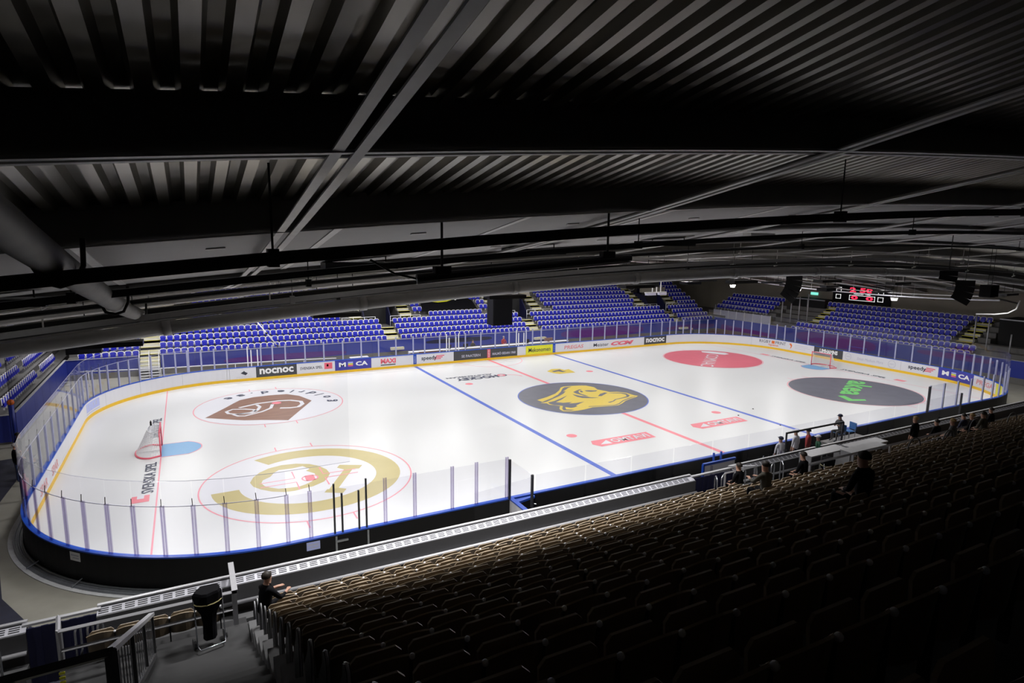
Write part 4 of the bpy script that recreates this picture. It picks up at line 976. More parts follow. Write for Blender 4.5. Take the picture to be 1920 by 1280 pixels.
# ---------------------------------------------------------------- seats
def arch(n, w, z0, z1, zt):
    """outline of the seat back, from bottom left over the top to bottom right"""
    pts = [(-w*0.42, z0)]
    for i in range(n+1):
        t = PI*(1-i/n); pts.append((w*0.5*math.copysign(abs(math.cos(t))**0.7, math.cos(t)), z1+(zt-z1)*abs(math.sin(t))**0.9))
    pts.append((w*0.42, z0)); return pts
def bow(x, d=0.05): return -d*(1-(x/0.24)**2)
def seat_far():
    n = 6
    q = MB(); pts = arch(n, 0.42, 0.40, 0.68, 0.80)
    q.prism(pts, -0.015, 0.015, 'seatb', lambda x, z, t: (x, bow(x)+t-0.05*(z-.4), z)); back = q.mesh('backrest')
    q = MB(); pr = arch(n, 0.465, 0.50, 0.70, 0.835)
    q.tube([(x, bow(x)+.004-0.05*(z-.4), z) for x, z in pr], 0.030, 'seatrim', 4); rim = q.mesh('rim')
    q = MB(); q.prism([(-.19, .38), (.19, .38), (.18, .56), (.12, .62), (-.12, .62), (-.18, .56)], 0.05, 0.075, 'seatb', lambda x, z, t: (x, t+.02, z)); q.box((-.02, -.02, .18), (.02, .04, .42), 'seatrim'); pan = q.mesh('seat')
    return back, rim, pan
def seat_near():
    n = 8; W = 0.248
    pts = [(-W*.92, .36)]+[(-W+2*W*i/n, .735+.085*(1-((-W+2*W*i/n)/W)**2)) for i in range(n+1)]+[(W*.92, .36)]
    f = lambda x, z, t: (x, bow(x, .07)+t-0.10*(z-.4), z)
    q = MB(); i0 = len(q.v); k = q.mi('seatn')          # curved shell as a strip of narrow faces
    cols = [(-W+2*W*i/n) for i in range(n+1)]
    for t in (-.011, .011):
        for x in cols:
            for z in (.36, .735+.085*(1-(x/W)**2)): q.v.append(f(x*(.94 if z == .36 else 1), z, t))
    N = 2*(n+1)
    for i in range(n):
        a = 2*i
        for o in (0, N): q.f.append((o+a, o+a+2, o+a+3, o+a+1)); q.m.append(k)
        q.f.append((a+1, a+3, N+a+3, N+a+1)); q.m.append(k); q.f.append((a, a+2, N+a+2, N+a)); q.m.append(k)
    for a in (0, 2*n): q.f.append((a, a+1, N+a+1, N+a)); q.m.append(k)
    back = q.mesh('backrest')
    q = MB(); q.tube([f(x, z, 0) for x, z in pts[1:-1]], 0.0125, 'seatr', 4); edge = q.mesh('back_edge')
    q = MB(); q.prism([(-.22, .03), (.22, .03), (.22, .33), (.17, .38), (-.17, .38), (-.22, .33)], 0.10, 0.125, 'seatn', lambda x, y, z: (x, z+.08*y, y+.36)); pan = q.mesh('seat')
    q = MB(); q.box((.236, -.05, 0.05), (.262, .02, .70), 'postd'); q.box((.236, -.05, .34), (.262, .34, .38), 'postd'); br = q.mesh('bracket')
    q = MB(); q.ball((.25, -.062, .745), .027, 'knob', 8); kn = q.mesh('bolt_cap', True)
    return back, edge, pan, br, kn
far_meshes = seat_far(); near_meshes = seat_near()
fxc = (-23.9658, -34.3978, 10.5488)
_cw = cam.matrix_world.inverted()
def frame_pos(x, y, z):
    v = _cw @ Vector((x, y, z))
    if v.z > -0.1: return None
    return (960+1148.35*v.x/-v.z, 640-1148.35*v.y/-v.z, -v.z)
seats_f = []   # (x, y, z, rz, label)
def row_f(sec, i, x0, n, nm):
    for k in range(n): seats_f.append((x0+0.5*k, FY[i], FZ[i]-0.8, PI, 'blue seat, %s, %s row up, %s from the left' % (nm, ORD[i], ordinal(k))))
for i in range(4):
    row_f('A2', i, -31.27, 8, 'far stand left of far left stairs')
    row_f('A', i, -25.9, 37, 'far left stand block')
    row_f('B', i, -6.05, 28, 'far middle stand block')
    row_f('C', i, 9.42, 37, 'far right stand block')
    row_f('D', i, 29.2, 10, 'far corner stand block')
for i in range(4, 12):
    row_f('A', i, -23.4, 25, 'upper far left block'); 
    if i == 4: row_f('B', i, -1.97, 12, 'upper far middle block')
    elif i > 6: row_f('B', i, -3.5, 17, 'upper far middle block')
    else: row_f('B', i, 4.1, 2, 'upper far middle block'); row_f('B', i, -3.4, 2, 'upper far middle block left end')
    row_f('C', i, 12.9 if i == 4 else 12.2, 23 if i == 4 else 26, 'upper far right block')
    row_f('D', i, 31.6, 6, 'upper far corner block')
for i in range(7):
    y0, n = {0: (-7.3, 35), 1: (-7.3, 35), 6: (-6.4, 32)}.get(i, (-4.9, 26))
    for k in range(n): seats_f.append((34.3+.85*i, y0+.5*k, 1.95+.42*i-.8, PI/2, 'blue seat, right end stand, %s row up, %s from the right' % (ORD[i], ordinal(k))))
for i in range(4):
    for k in range(16): seats_f.append((36.5+.88*i, 15.0+.5*k, 3.15+.42*i-.8, PI/2, 'blue seat, corner stand, %s row up, %s from the right' % (ORD[i], ordinal(k))))
for i in range(5):
    for k in range(44 if i else 30): 
        if k in (17, 18, 19): continue
        seats_f.append((-33.0-.88*i, 6.4+.5*k, 2.0+.42*i-.8, -PI/2, 'blue seat, left end stand, %s row up, %s from the entrance' % (ORD[i], ordinal(k))))
def visible(s, hi=1975):
    p = frame_pos(s[0], s[1], s[2]+.6); return p and -30 < p[0] < hi and -20 < p[1] < 1320
vis = [s for s in seats_f if visible(s)]
def likely(s):   # the upper rows of the far left block hide behind the roof
    return not (s[1] > 23.9 and s[0] < -4 and s[0] > -31) and not (s[0] < -33.5 and s[1] > 17)
vis.sort(key=lambda s: (not likely(s), (s[0]-fxc[0])**2+(s[1]-fxc[1])**2))
ind, rest = vis[:300], vis[300:]
def add_seat(name, meshes, parts, s, grp, protos={}):
    r = bpy.data.objects.new(name, None); COL.objects.link(r); r.empty_display_size = .2
    r.location = s[:3]; r.rotation_euler = (0, 0, s[3]); tag(r, s[4], 'seat', grp)
    for me, pn in zip(meshes, parts):
        o = bpy.data.objects.new(pn, me); COL.objects.link(o); o.parent = r
for s in ind: add_seat('stadium_seat', far_meshes, ('backrest', 'rim', 'seat'), s, 'blue seats of the far and end stands')
def merged(name, meshes, seats, label, cat):
    V = []; F = []; MI = []; mats = []
    data = []
    for me in meshes:
        idx = []
        for m in me.materials:
            if m not in mats: mats.append(m)
            idx.append(mats.index(m))
        data.append(([tuple(v.co) for v in me.vertices], [tuple(p.vertices) for p in me.polygons], [idx[p.material_index] for p in me.polygons]))
    for s in seats:
        c, n_ = math.cos(s[3]), math.sin(s[3])
        for vs, fs, ms in data:
            b = len(V); V += [(s[0]+x*c-y*n_, s[1]+x*n_+y*c, s[2]+z) for x, y, z in vs]
            F += [tuple(b+i for i in f) for f in fs]; MI += ms
    me = bpy.data.meshes.new(name); me.from_pydata(V, [], F)
    for m in mats: me.materials.append(m)
    me.polygons.foreach_set('material_index', MI); me.update()
    o = link_mesh(name, me); return tag(o, label, cat, None, 'stuff')
merged('distant_seating', far_meshes, rest, 'remaining small blue seats with white rims in the far and right stands', 'seats')
# black banner draped over the upper middle seats
r = empty('banner', 'black banner with yellow and white stroke draped over upper seats', 'banner', (0.4, 24.6, 3.3))
q = MB(); pts = [(-3.1, .15), (-2.9, .95), (-1, 1.15), (1, 1.25), (2.6, 1.25), (3.0, .9), (3.0, .1)]
q.prism(pts, 0, .08, 'cl_black', lambda x, z, t: (x, t+(z*1.8), z+.1)); q.build('cloth', r)
q = MB(); q.prism([(-1.6, .95), (0, 1.02), (1.0, 1.25), (1.4, 1.35), (.9, 1.12), (0, .93), (-1.0, .88)], -.02, 0, 'adyel', lambda x, z, t: (x, t+(z*1.8)-.02, z+.1))
q.prism([(1.0, 1.08), (1.6, 1.3), (1.7, 1.3), (1.1, 1.02)], -.02, 0, 'white', lambda x, z, t: (x, t+(z*1.8)-.02, z+.1)); q.build('print', r)

# ================================================================ things hanging from the roof
def hang(name, label, cat, x, y, z, top, build):
    r = empty(name, label, cat, (x, y, z)); build(r)
    q = MB(); q.tube([(-.2, 0, top), (-.2, 0, S(x, y)-z)], .012, 'cable', 5); q.tube([(.2, 0, top), (.2, 0, S(x, y)-z)], .012, 'cable', 5); q.build('suspension', r)
    return r
def bb(r):
    q = MB(); q.box((-.78, -.5, -1.0), (.78, .5, 1.0), 'black'); q.build('cabinet', r); q = MB(); q.box((-.72, -.53, -.94), (.72, -.5, .94), 'cl_black'); q.build('front_grille', r)
hang('loudspeaker', 'large black box speaker hanging in front of the far middle seats', 'speaker', -4.0, 5.0, 5.7, 1.0, bb)
def arr(n, sc=1.0, tilt=1):
    def f(r):
        z = 0; a = 0; y = 0
        for i in range(n):
            q = MB(); ca, sa = math.cos(a), math.sin(a)
            fn = lambda X, Y, Z: (X, y+Y*ca-Z*sa, z+Y*sa+Z*ca)
            q.prism([(-.42*sc, -.15*sc), (.42*sc, -.12*sc), (.42*sc, .12*sc), (-.42*sc, .15*sc)], -.28*sc, .28*sc, 'black', lambda Y, Z, X: fn(X, Y, Z))
            q.build('speaker_module', r)
            z -= .29*sc*ca; y += .29*sc*sa; a += math.radians(9)*tilt
    return f
for x, y, z, n, sc, rz, lb in [(8, -10.0, 8.75, 5, 1.05, .65, 'curved black speaker array hanging above the right end exit'), (10.5, -17.9, 8.85, 4, .95, .45, 'curved black speaker array hanging near the right edge'),
        (15.5, -13.2, 6.9, 0, 1, 0, ''), (2.5, -21.1, 9.6, 2, .7, .5, 'small black speaker high at the right under the roof')]:
    if n: hang('speaker_array', lb, 'speaker', x, y, z, 0.1, arr(n, sc)).rotation_euler = (0, 0, rz)
def blk(w, h, d=.5):
    def f(r):
        q = MB(); q.box((-w/2, -d/2, -h/2), (w/2, d/2, h/2), 'black'); q.build('cabinet', r); q = MB(); q.box((-w/2+.04, -d/2-.02, -h/2+.04), (w/2-.04, -d/2, h/2-.04), 'cl_black'); q.build('front_grille', r)
    return f
hang('loudspeaker', 'black box speaker hung at the right end of the bright tray', 'speaker', 12.0, -18.3, 8.45, .3, blk(.8, .6))
hang('loudspeaker', 'black box speaker over the seats at the far left corner', 'speaker', -29.4, 8.0, 4.6, .5, blk(1.7, 1.3))
hang('projector', 'flat black projector hanging above the scoreboard', 'projector', 24.0, -1.0, 7.0, .1, blk(1.3, .28, .9))
hang('projector', 'flat black projector over the ice left of the curved speakers', 'projector', 12.0, 2.6, 7.55, .1, blk(1.5, .2, .9))
def ringb(r):
    q = MB(); q.tube([(.38*math.cos(2*PI*i/20), 0, .38*math.sin(2*PI*i/20)) for i in range(21)], .05, 'cable', 8, caps=False); q.build('coil', r, smooth=True)
    q = MB(); q.box((.3, -.3, -.2), (2.3, .5, .45), 'black'); q.build('hoist_body', r)
hang('cable_hoist', 'black hoist with a coiled cable ring above the far right seats', 'hoist', 3.9, 0, 7.75, .4, ringb)
def gant(r):
    q = MB()
    for x in (-.5, 0, .5): q.tube([(x, 0, -1.0), (x, 0, .8)], .05, 'flange', 6)
    q.tube([(-1.4, 0, -.95), (1.2, 0, -.95)], .06, 'flange', 6); q.box((-1.2, -.2, -1.2), (-.2, .2, -1.0), 'faint'); q.box((.3, -.2, -1.2), (1.1, .2, -1.0), 'faint'); q.build('frame', r)
hang('light_frame', 'pale hanging frame with two lamps above the upper right seats', 'lamp frame', 15, 10, 7.1, .8, gant)
def spot(r):
    q = MB(); q.prism([(-.22, .09), (.22, .09), (.14, -.09), (-.14, -.09)], -.12, .12, 'lens', lambda x, z, t: (x, t, z)); q.build('diffuser', r); q = MB(); q.box((-.24, -.15, .09), (.24, .15, .15), 'flange'); q.build('housing', r)
for x, y, z, lb in [(20, 5.5, 6.9, 'small lit lamp above the seats of the far corner'), (19, -9.6, 7.05, 'small lit lamp under the roof left of the right speaker array'), (24, 1.7, 6.75, 'small lit lamp under the roof left of the scoreboard')]:
    hang('spot_lamp', lb, 'lamp', x, y, z, .2, spot)
r = empty('hanging_pole', 'white pole hanging aslant in front of the far left seats', 'pole', (-18.6, 16.0, 3.0))
q = MB(); q.tube([(-.9, 0, 1.6), (.65, 0, -.6)], .045, 'postwhite', 8); q.build('pole', r, smooth=True); q = MB(); q.tube([(.6, 0, -.53), (.72, 0, -.7)], .06, 'cable', 8); q.tube([(-.1, 0, .5), (-.02, 0, .38)], .08, 'cable', 8); q.build('clamp', r, smooth=True)

# ================================================================ near grandstand
NZ = [2.27, 2.83, 3.21, 3.65, 4.09, 4.55, 4.97, 5.41, 5.86, 6.26, 6.70, 7.16, 7.60, 8.06, 8.5, 8.95]
NY = [-20.25-.88*i for i in range(16)]
NT = [z-.755 for z in NZ]
r = empty('grandstand', 'dark stepped stand under the brown seats in the foreground', 'grandstand', (-23.2, -20, 0)); L0 = Vector(r.location)
for i in range(16):
    cuts = [(-8.3, -1.2)] if i < 3 else []
    for a, b in cut_intervals(-23.2, 30, cuts):
        q = MB(); q.box((a, NY[i]-.27, -.1), (b, NY[i]+.61, NT[i]), 'treadn'); o = q.build('terrace_step', r); o.location = -L0
    q = MB(); q.box((-41.8, NY[i]-.27, -.1), (-28.6, NY[i]+.61, NT[i]), 'treadn'); o = q.build('terrace_step', r); o.location = -L0
q = MB(); q.box((-8.3, -22.3, -.1), (-1.2, -19.6, 1.75), 'treadg'); o = q.build('landing', r); o.location = -L0
q = MB(); q.box((-41.8, -39.9, -.1), (30, NY[15]-.27, 9.0), 'treadn'); o = q.build('terrace_step', r); o.location = -L0
q = MB(); q.box((-26.7, -22.0, -.1), (-23.2, -19.6, 1.65), 'stairg'); o = q.build('landing', r); o.location = -L0
r = empty('stairway', 'wide grey stairs climbing beside the end panels at lower left', 'stairs', (-24.1, -22, 2)); L0 = Vector(r.location)
q = MB(); q.box((-25.0, -22.0, 1.65), (-23.2, -20.45, 2.02), 'stairg'); o = q.build('landing', r); o.location = -L0
for k in range(13):
    y = -22.0-.88*k; q = MB(); q.box((-25.0, y-.90, 1.5+.44*k), (-23.2, y, 2.44+.44*k), 'stairg'); o = q.build('step', r); o.location = -L0
    q = MB(); q.box((-25.0, y, 2.0+.44*k), (-23.2, y+.42, 2.23+.44*k), 'stairg'); o = q.build('half_step', r); o.location = -L0

# seats
seats_n = []
for i in range(16):
    off = {1: .25, 2: .25, 12: -.25, 13: -.25}.get(i, 0.0)
    for k in range(86):
        x = -22.75+off+.5*k
        if x > 15.5: break
        if i < 3 and -8.45 < x < -1.0: continue
        seats_n.append((x, NY[i]+.04, NT[i], 0, 'brown seat, %s row behind the front barrier, %s from the lower left stairs' % (ORD[i], ordinal(k))))
for k in range(5): seats_n.append((-26.0+.5*k, -20.1, 1.66, 0, 'brown plywood seat in the short front row left of the aisle, %s from the left' % ORD[k]))
seats_n.append((-28.1, -20.2, 1.6, 0, 'single brown plywood seat at the bottom left corner of the picture'))
seats_n = [s for s in seats_n if (lambda p: p and -60 < p[0] < 1985 and p[1] < 1400 and p[2] > .8)(frame_pos(s[0], s[1], s[2]+.7))]
seats_n.sort(key=lambda s: (s[0]-fxc[0])**2+(s[1]-fxc[1])**2+(s[2]-fxc[2])**2)
# keep the seats the light reaches among the individuals: the front rows first, then the nearest
front = [s for s in seats_n if s[1] > NY[3] or s[0] < -23]; front.sort(key=lambda s: s[0]); near = [s for s in seats_n if s not in front]
ind = front[:105]+near[:195]; rest = [s for s in seats_n if s not in ind]
for s in ind: add_seat('plywood_seat', near_meshes, ('backrest', 'back_edge', 'seat', 'bracket', 'bolt_cap'), s, 'brown plywood seats of the near stand')
merged('dark_seating', near_meshes, rest, 'remaining brown seats fading into the dark near stand', 'seats')
# end panels of the rows beside the aisle
for i in range(13):
    q = MB(); y, z = NY[i], NT[i]
    prof = [(y-.10, z), (y-.13, z+.72), (y-.10, z+.83), (y-.04, z+.87), (y+.03, z+.83), (y+.06, z+.70), (y+.30, z+.40), (y+.30, z)]
    q.prism(prof, -23.06, -23.02, 'black', lambda a, b, c: (c, a, b))
    rr = empty('end_panel', 'rounded dark end panel of the %s seat row beside the stairs' % ORD[i], 'panel', (-23.04, y, z), group='row end panels by the stairs')
    o = q.build('panel', rr); o.location = (23.04, -y, -z)
    q = MB(); q.tube([(-23.04, a, b) for a, b in prof[0:6]], .014, 'railw', 5); o = q.build('edge', rr, smooth=True); o.location = (23.04, -y, -z)

# front barrier with white slotted shelf
def barrier(x0, x1, label, slots=True, tz=2.46, Y=-19.0):
    r = empty('front_barrier', label, 'barrier', (x0, Y, 1.3)); L0 = Vector(r.location)
    def add(nm, q, **k): o = q.build(nm, r, **k); o.location = -L0
    q = MB(); q.box((x0, Y-.02, tz-.035), (x1, Y+.07, tz), 'railw'); add('top_rail', q)
    q = MB(); q.box((x0, Y-.05, tz-.09), (x1, Y+.03, tz-.04), 'slot'); add('gap_strip', q)
    q = MB(); q.prism([(Y-.05, tz-.05), (Y-.22, tz-.13), (Y-.23, tz-.16), (Y-.06, tz-.09)], x0, x1, 'grille', lambda a, b, c: (c, a, b)); add('slotted_shelf', q)
    if slots:
        q = MB(); n = int((x1-x0)/.25)
        for k in range(n):
            xa = x0+.03+.25*k
            for j in range(3):
                ya = Y-.075-.047*j; za = tz-.05-.08*(Y-.05-ya)/.17
                q.box((xa, ya-.022, za-.018), (xa+.19, ya, za+.002), 'slot', lambda a, b, c: (a, b, c))
        add('vent_slots', q, kind='stuff')
    q = MB(); q.box((x0, Y-.27, 1.90), (x1, Y-.23, tz-.14), 'bpanel'); add('panel', q)
    q = MB(); q.box((x0, Y-.05, 0.0), (x1, Y+.05, tz-.12), 'plinth'); add('front_wall', q)
    q = MB(); q.tube([(x0, Y-.33, 1.91), (x1, Y-.33, 1.91)], .05, 'railw', 8); add('foot_pipe', q, smooth=True)
    q = MB(); q.box((x0, Y-.6, 0.0), (x1, Y-.24, 1.6), 'treadn'); add('base', q)
    return r
barrier(-34, -27.42, 'grey barrier with slotted shelf at the left edge of the picture')
barrier(-26.17, -23.46, 'front barrier with slotted shelf below the covered trolley')
barrier(-23.40, -8.45, 'long front barrier with white slotted shelf before the brown seats')
barrier(-6.5, -1.6, 'front barrier piece with slotted shelf beyond the stand entrance')
barrier(-1.2, 26, 'right front barrier with slotted shelf before the spectators')
def cloth(x0, x1, label, Y=-19.15, z0=1.0, z1=2.35):
    q = MB(); n = int((x1-x0)/.12)
    for k in range(n): q.box((x0+(x1-x0)*k/n, Y-.02-.015*(k % 2), z0), (x0+(x1-x0)*(k+1)/n, Y+.02-.015*(k % 2), z1), 'navy')
    tag(q.build('cloth_screen'), label, 'cloth')
cloth(-27.42, -26.17, 'navy cloth screen closing the gap in the left front barrier')
cloth(-8.4, -6.5, 'navy cloth screen closing the gap at the middle stand entrance')
q = MB(); q.box((-27.5, -19.12, 2.38), (-26.1, -19.02, 2.43), 'railw'); tag(q.build('bridging_rail'), 'grey top rail bridging the left cloth gap', 'rail')
q = MB(); q.box((-8.5, -19.12, 2.38), (-6.4, -19.02, 2.43), 'railw'); tag(q.build('bridging_rail'), 'grey top rail bridging the cloth gap at the middle entrance', 'rail')
q = MB(); q.box((-23.47, -19.5, 1.6), (-23.39, -19.0, 2.5), 'railw'); q.box((-23.5, -20.45, 1.9), (-23.40, -20.38, 2.85), 'railw'); q.box((-23.5, -20.45, 2.78), (-23.38, -19.1, 2.86), 'railw')
tag(q.build('barrier_post'), 'tall pale post where the long barrier begins beside the trolley', 'post')

def rail(name, label, paths, r_=0.03, m='railw', box=False, cat='rail'):
    p0 = Vector(paths[0][0]); r = empty(name, label, cat, p0)
    for k, p in enumerate(paths):
        q = MB(); q.tube([Vector(a)-p0 for a in p], r_, m, 4 if box else 8); q.build('top_rail' if k == 0 else ('mid_rail' if k == 1 else 'post'), r, smooth=not box)
    return r
rail('guard_rail', 'pale two-bar rail behind the short brown front row', [[(-26.65, -20.42, 2.83), (-23.5, -20.42, 2.81)], [(-26.62, -20.42, 2.40), (-23.5, -20.42, 2.40)], [(-26.65, -20.42, 1.6), (-26.65, -20.42, 2.86)], [(-26.65, -20.42, 2.80), (-26.85, -19.2, 2.5)], [(-26.85, -19.2, 1.3), (-26.85, -19.2, 2.5)]], .042, box=True)
q = MB()
for k in range(5): q.box((-26.70, -20.475, 1.62+.1*k), (-26.60, -20.46, 1.67+.1*k), 'adyel')
tag(q.build('warning_tape'), 'yellow and black warning tape on the left rail post', 'tape')
# sloping stair guard with upright bars
r = empty('stair_guard', 'dark sloping guard with upright bars beside the lower left stairs', 'railing', (-25.03, -20.6, 1.8))
def gl(y): return -(y+20.6)*0.5
q = MB(); q.prism([(0, 1.0), (-5.8, 3.9), (-5.8, 3.97), (0, 1.07)], -.05, .05, 'railw', lambda a, b, c: (c, a, b)); q.build('handrail', r)
q = MB(); q.prism([(0, .05), (-5.8, 2.95), (-5.8, 3.05), (0, .15)], -.04, .04, 'raild', lambda a, b, c: (c, a, b)); q.build('lower_rail', r)
for k in range(20):
    y = -.30*k-.05; big = k % 6 == 0; w = .03 if big else .007
    q = MB(); q.box((-w, y-w, .1-.5*y), (w, y+w, 1.02-.5*y), 'raild' if big else 'railw'); q.build('post' if big else 'bar', r)
rail('guard_rail', 'thick dark handrail crossing the bottom left corner', [[(-29.5, -26.4, 5.62), (-25.0, -26.4, 5.72)], [(-26.0, -26.4, 4.3), (-26.0, -26.4, 5.65)], [(-28.6, -26.4, 4.3), (-28.6, -26.4, 5.6)], [(-25.03, -26.4, 4.2), (-25.03, -26.4, 5.75)]], .065, 'raild', box=True)
# rails round the middle entrance
rail('guard_rail', 'pale rail on posts round the middle stand entrance, left side', [[(-8.4, -20.5, 3.02), (-6.9, -20.5, 3.02), (-6.9, -19.3, 2.6)], [(-8.4, -20.5, 2.45), (-6.9, -20.5, 2.45)], [(-8.4, -20.5, 1.75), (-8.4, -20.5, 3.02)], [(-7.6, -20.5, 1.75), (-7.6, -20.5, 3.02)], [(-6.9, -20.5, 1.75), (-6.9, -20.5, 3.02)]], .04, box=True)
rail('guard_rail', 'long pale rail running right past the middle entrance', [[(-6.0, -21.6, 3.25), (-1.0, -21.6, 3.25), (4.5, -21.6, 3.25)], [(-6.0, -21.6, 2.7), (-1.0, -21.6, 2.7)], [(-6.0, -21.6, 1.75), (-6.0, -21.6, 3.25)], [(-3.4, -21.6, 1.75), (-3.4, -21.6, 3.25)], [(-1.0, -21.6, 1.75), (-1.0, -21.6, 3.25)]], .045, box=True)
rail('guard_rail', 'pale rail with thin bars behind the covered trolley', [[(-3.2, -22.35, 3.35), (1.8, -22.35, 3.55)], [(-3.2, -22.35, 2.4), (1.8, -22.35, 2.5)]]+[[(-3.2+.35*k, -22.35, 2.4), (-3.2+.35*k, -22.35, 3.36+.014*k)] for k in range(15)], .02)
# press tables
for i, (x, y, z) in enumerate([(-2.4, -19.9, 2.72), (-0.1, -20.1, 2.75), (-1.4, -20.9, 3.0)]):
    r = empty('press_table', '%s pale table top above the middle entrance rails' % ['first', 'second', 'nearest'][i], 'table', (x, y, 1.75))
    q = MB(); q.box((-1.1, -.28, z-1.8), (1.1, .28, z-1.75), 'railw'); q.build('table_top', r)
    for sx in (-1.05, 1.05):
        q = MB(); q.box((sx-.03, -.25, 0), (sx+.03, .25, z-1.8), 'railw'); q.build('leg', r)
# chrome hoops
def hoop(x, y, z, label, rz=0, h=.62, w=.2, grp='chrome hoops by the barrier gaps'):
    q = MB(); pts = [(-w/2, 0, 0), (-w/2, 0, h-w/2)]+[(-w/2*math.cos(t), 0, h-w/2+w/2*math.sin(t)) for t in [PI*k/8 for k in range(1, 8)]]+[(w/2, 0, h-w/2), (w/2, 0, .12), (w/2-.05, 0, 0)]
    q.tube(pts, .024, 'chrome', 8); o = q.build('chrome_hoop', smooth=True); o.location = (x, y, z); o.rotation_euler = (0, 0, rz); tag(o, label, 'hoop', grp)
for i, x in enumerate([-26.5, -26.28, -26.1]): hoop(x+.02, -19.55, 1.66, '%s chrome hoop from the left before the left navy cloth' % ORD[i], 1.2, .7)
for i, x in enumerate([-28.0, -27.72]): hoop(x, -20.1, 1.75, '%s chrome hoop at the bottom left corner by the single seat' % ORD[i], 1.2, .8)
for i, x in enumerate([-8.25, -7.9, -7.35, -6.9, -6.3, -5.4, -4.9]): hoop(x, -20.0, 1.9, '%s chrome hoop from the left at the middle stand entrance' % ORD[i], 0.35 if i % 2 else 1.0, .8, .32)
for i, (x, y, z) in enumerate([(-1.9, -22.9, 3.2), (0.3, -22.9, 3.2), (3.6, -22.2, 3.0), (6.6, -22.2, 2.9)]):
    q = MB(); q.tube([(-.35, 0, .0)]+[(-.38*math.cos(t), 0, .45+.38*math.sin(t)) for t in [PI*k/10 for k in range(11)]]+[(.38, 0, -.1)], .022, 'raild', 8)
    o = q.build('round_guard', smooth=True); o.location = (x, y, z); tag(o, '%s round tube guard from the left in the dark right seats' % ORD[i], 'guard', 'round tube guards in the dark seats')

# covered trolleys
def trolley(x, y, z, label, rz=0):
    r = empty('covered_trolley', label, 'trolley', (x, y, z), rz)
    q = MB(); cov = [(.13, .16), (.13, .5), (.16, .75), (.24, .92), (.27, 1.0), (.27, 1.22), (.24, 1.27)]
    n = 14; k = q.mi('cl_black')
    for rr, zz in cov:
        for j in range(n):
            t = 2*PI*j/n; f = 1+.09*math.sin(5*t+zz*4); q.v.append((rr*f*math.cos(t), rr*.8*f*math.sin(t), zz))
    for i in range(len(cov)-1):
        for j in range(n): a = i*n+j; b = i*n+(j+1) % n; q.f.append((a, b, b+n, a+n)); q.m.append(k)
    q.f.append(tuple(range((len(cov)-1)*n, len(cov)*n))); q.m.append(k); q.build('cover', r)
    q = MB(); q.tube([(.275*math.cos(2*PI*j/14), .225*math.sin(2*PI*j/14), 1.03) for j in range(15)], .012, 'gold', 5, caps=False); q.build('band', r)
    q = MB()
    for sx in (-.27, .27): q.tube([(sx, -.1, .12), (sx, -.05, .7), (sx, 0, 1.2)], .014, 'chrome', 6)
    q.tube([(-.27, -.1, .12), (-.24, -.22, .08), (.24, -.22, .08), (.27, -.1, .12)], .016, 'chrome', 6); q.build('frame', r, smooth=True)
    for sx in (-.3, .3):
        q = MB(); q.tube([(sx-.025, .05, .11), (sx+.025, .05, .11)], .11, 'raild', 12); q.build('wheel', r)
trolley(-23.98, -20.95, 2.03, 'black covered trolley on wheels standing at the foot of the lower left stairs', .2)
trolley(-3.95, -21.15, 1.78, 'black covered trolley on wheels at the middle stand entrance', .1)
# cables on the middle landing
q = MB(); q.tube([(-5.5, -20.9, 1.79), (-4.6, -21.3, 1.79), (-3.2, -21.8, 1.79), (-1.6, -22.0, 1.79)], .02, 'gold', 5); tag(q.build('floor_cable', smooth=True), 'yellow cable lying on the landing by the second trolley', 'cable')

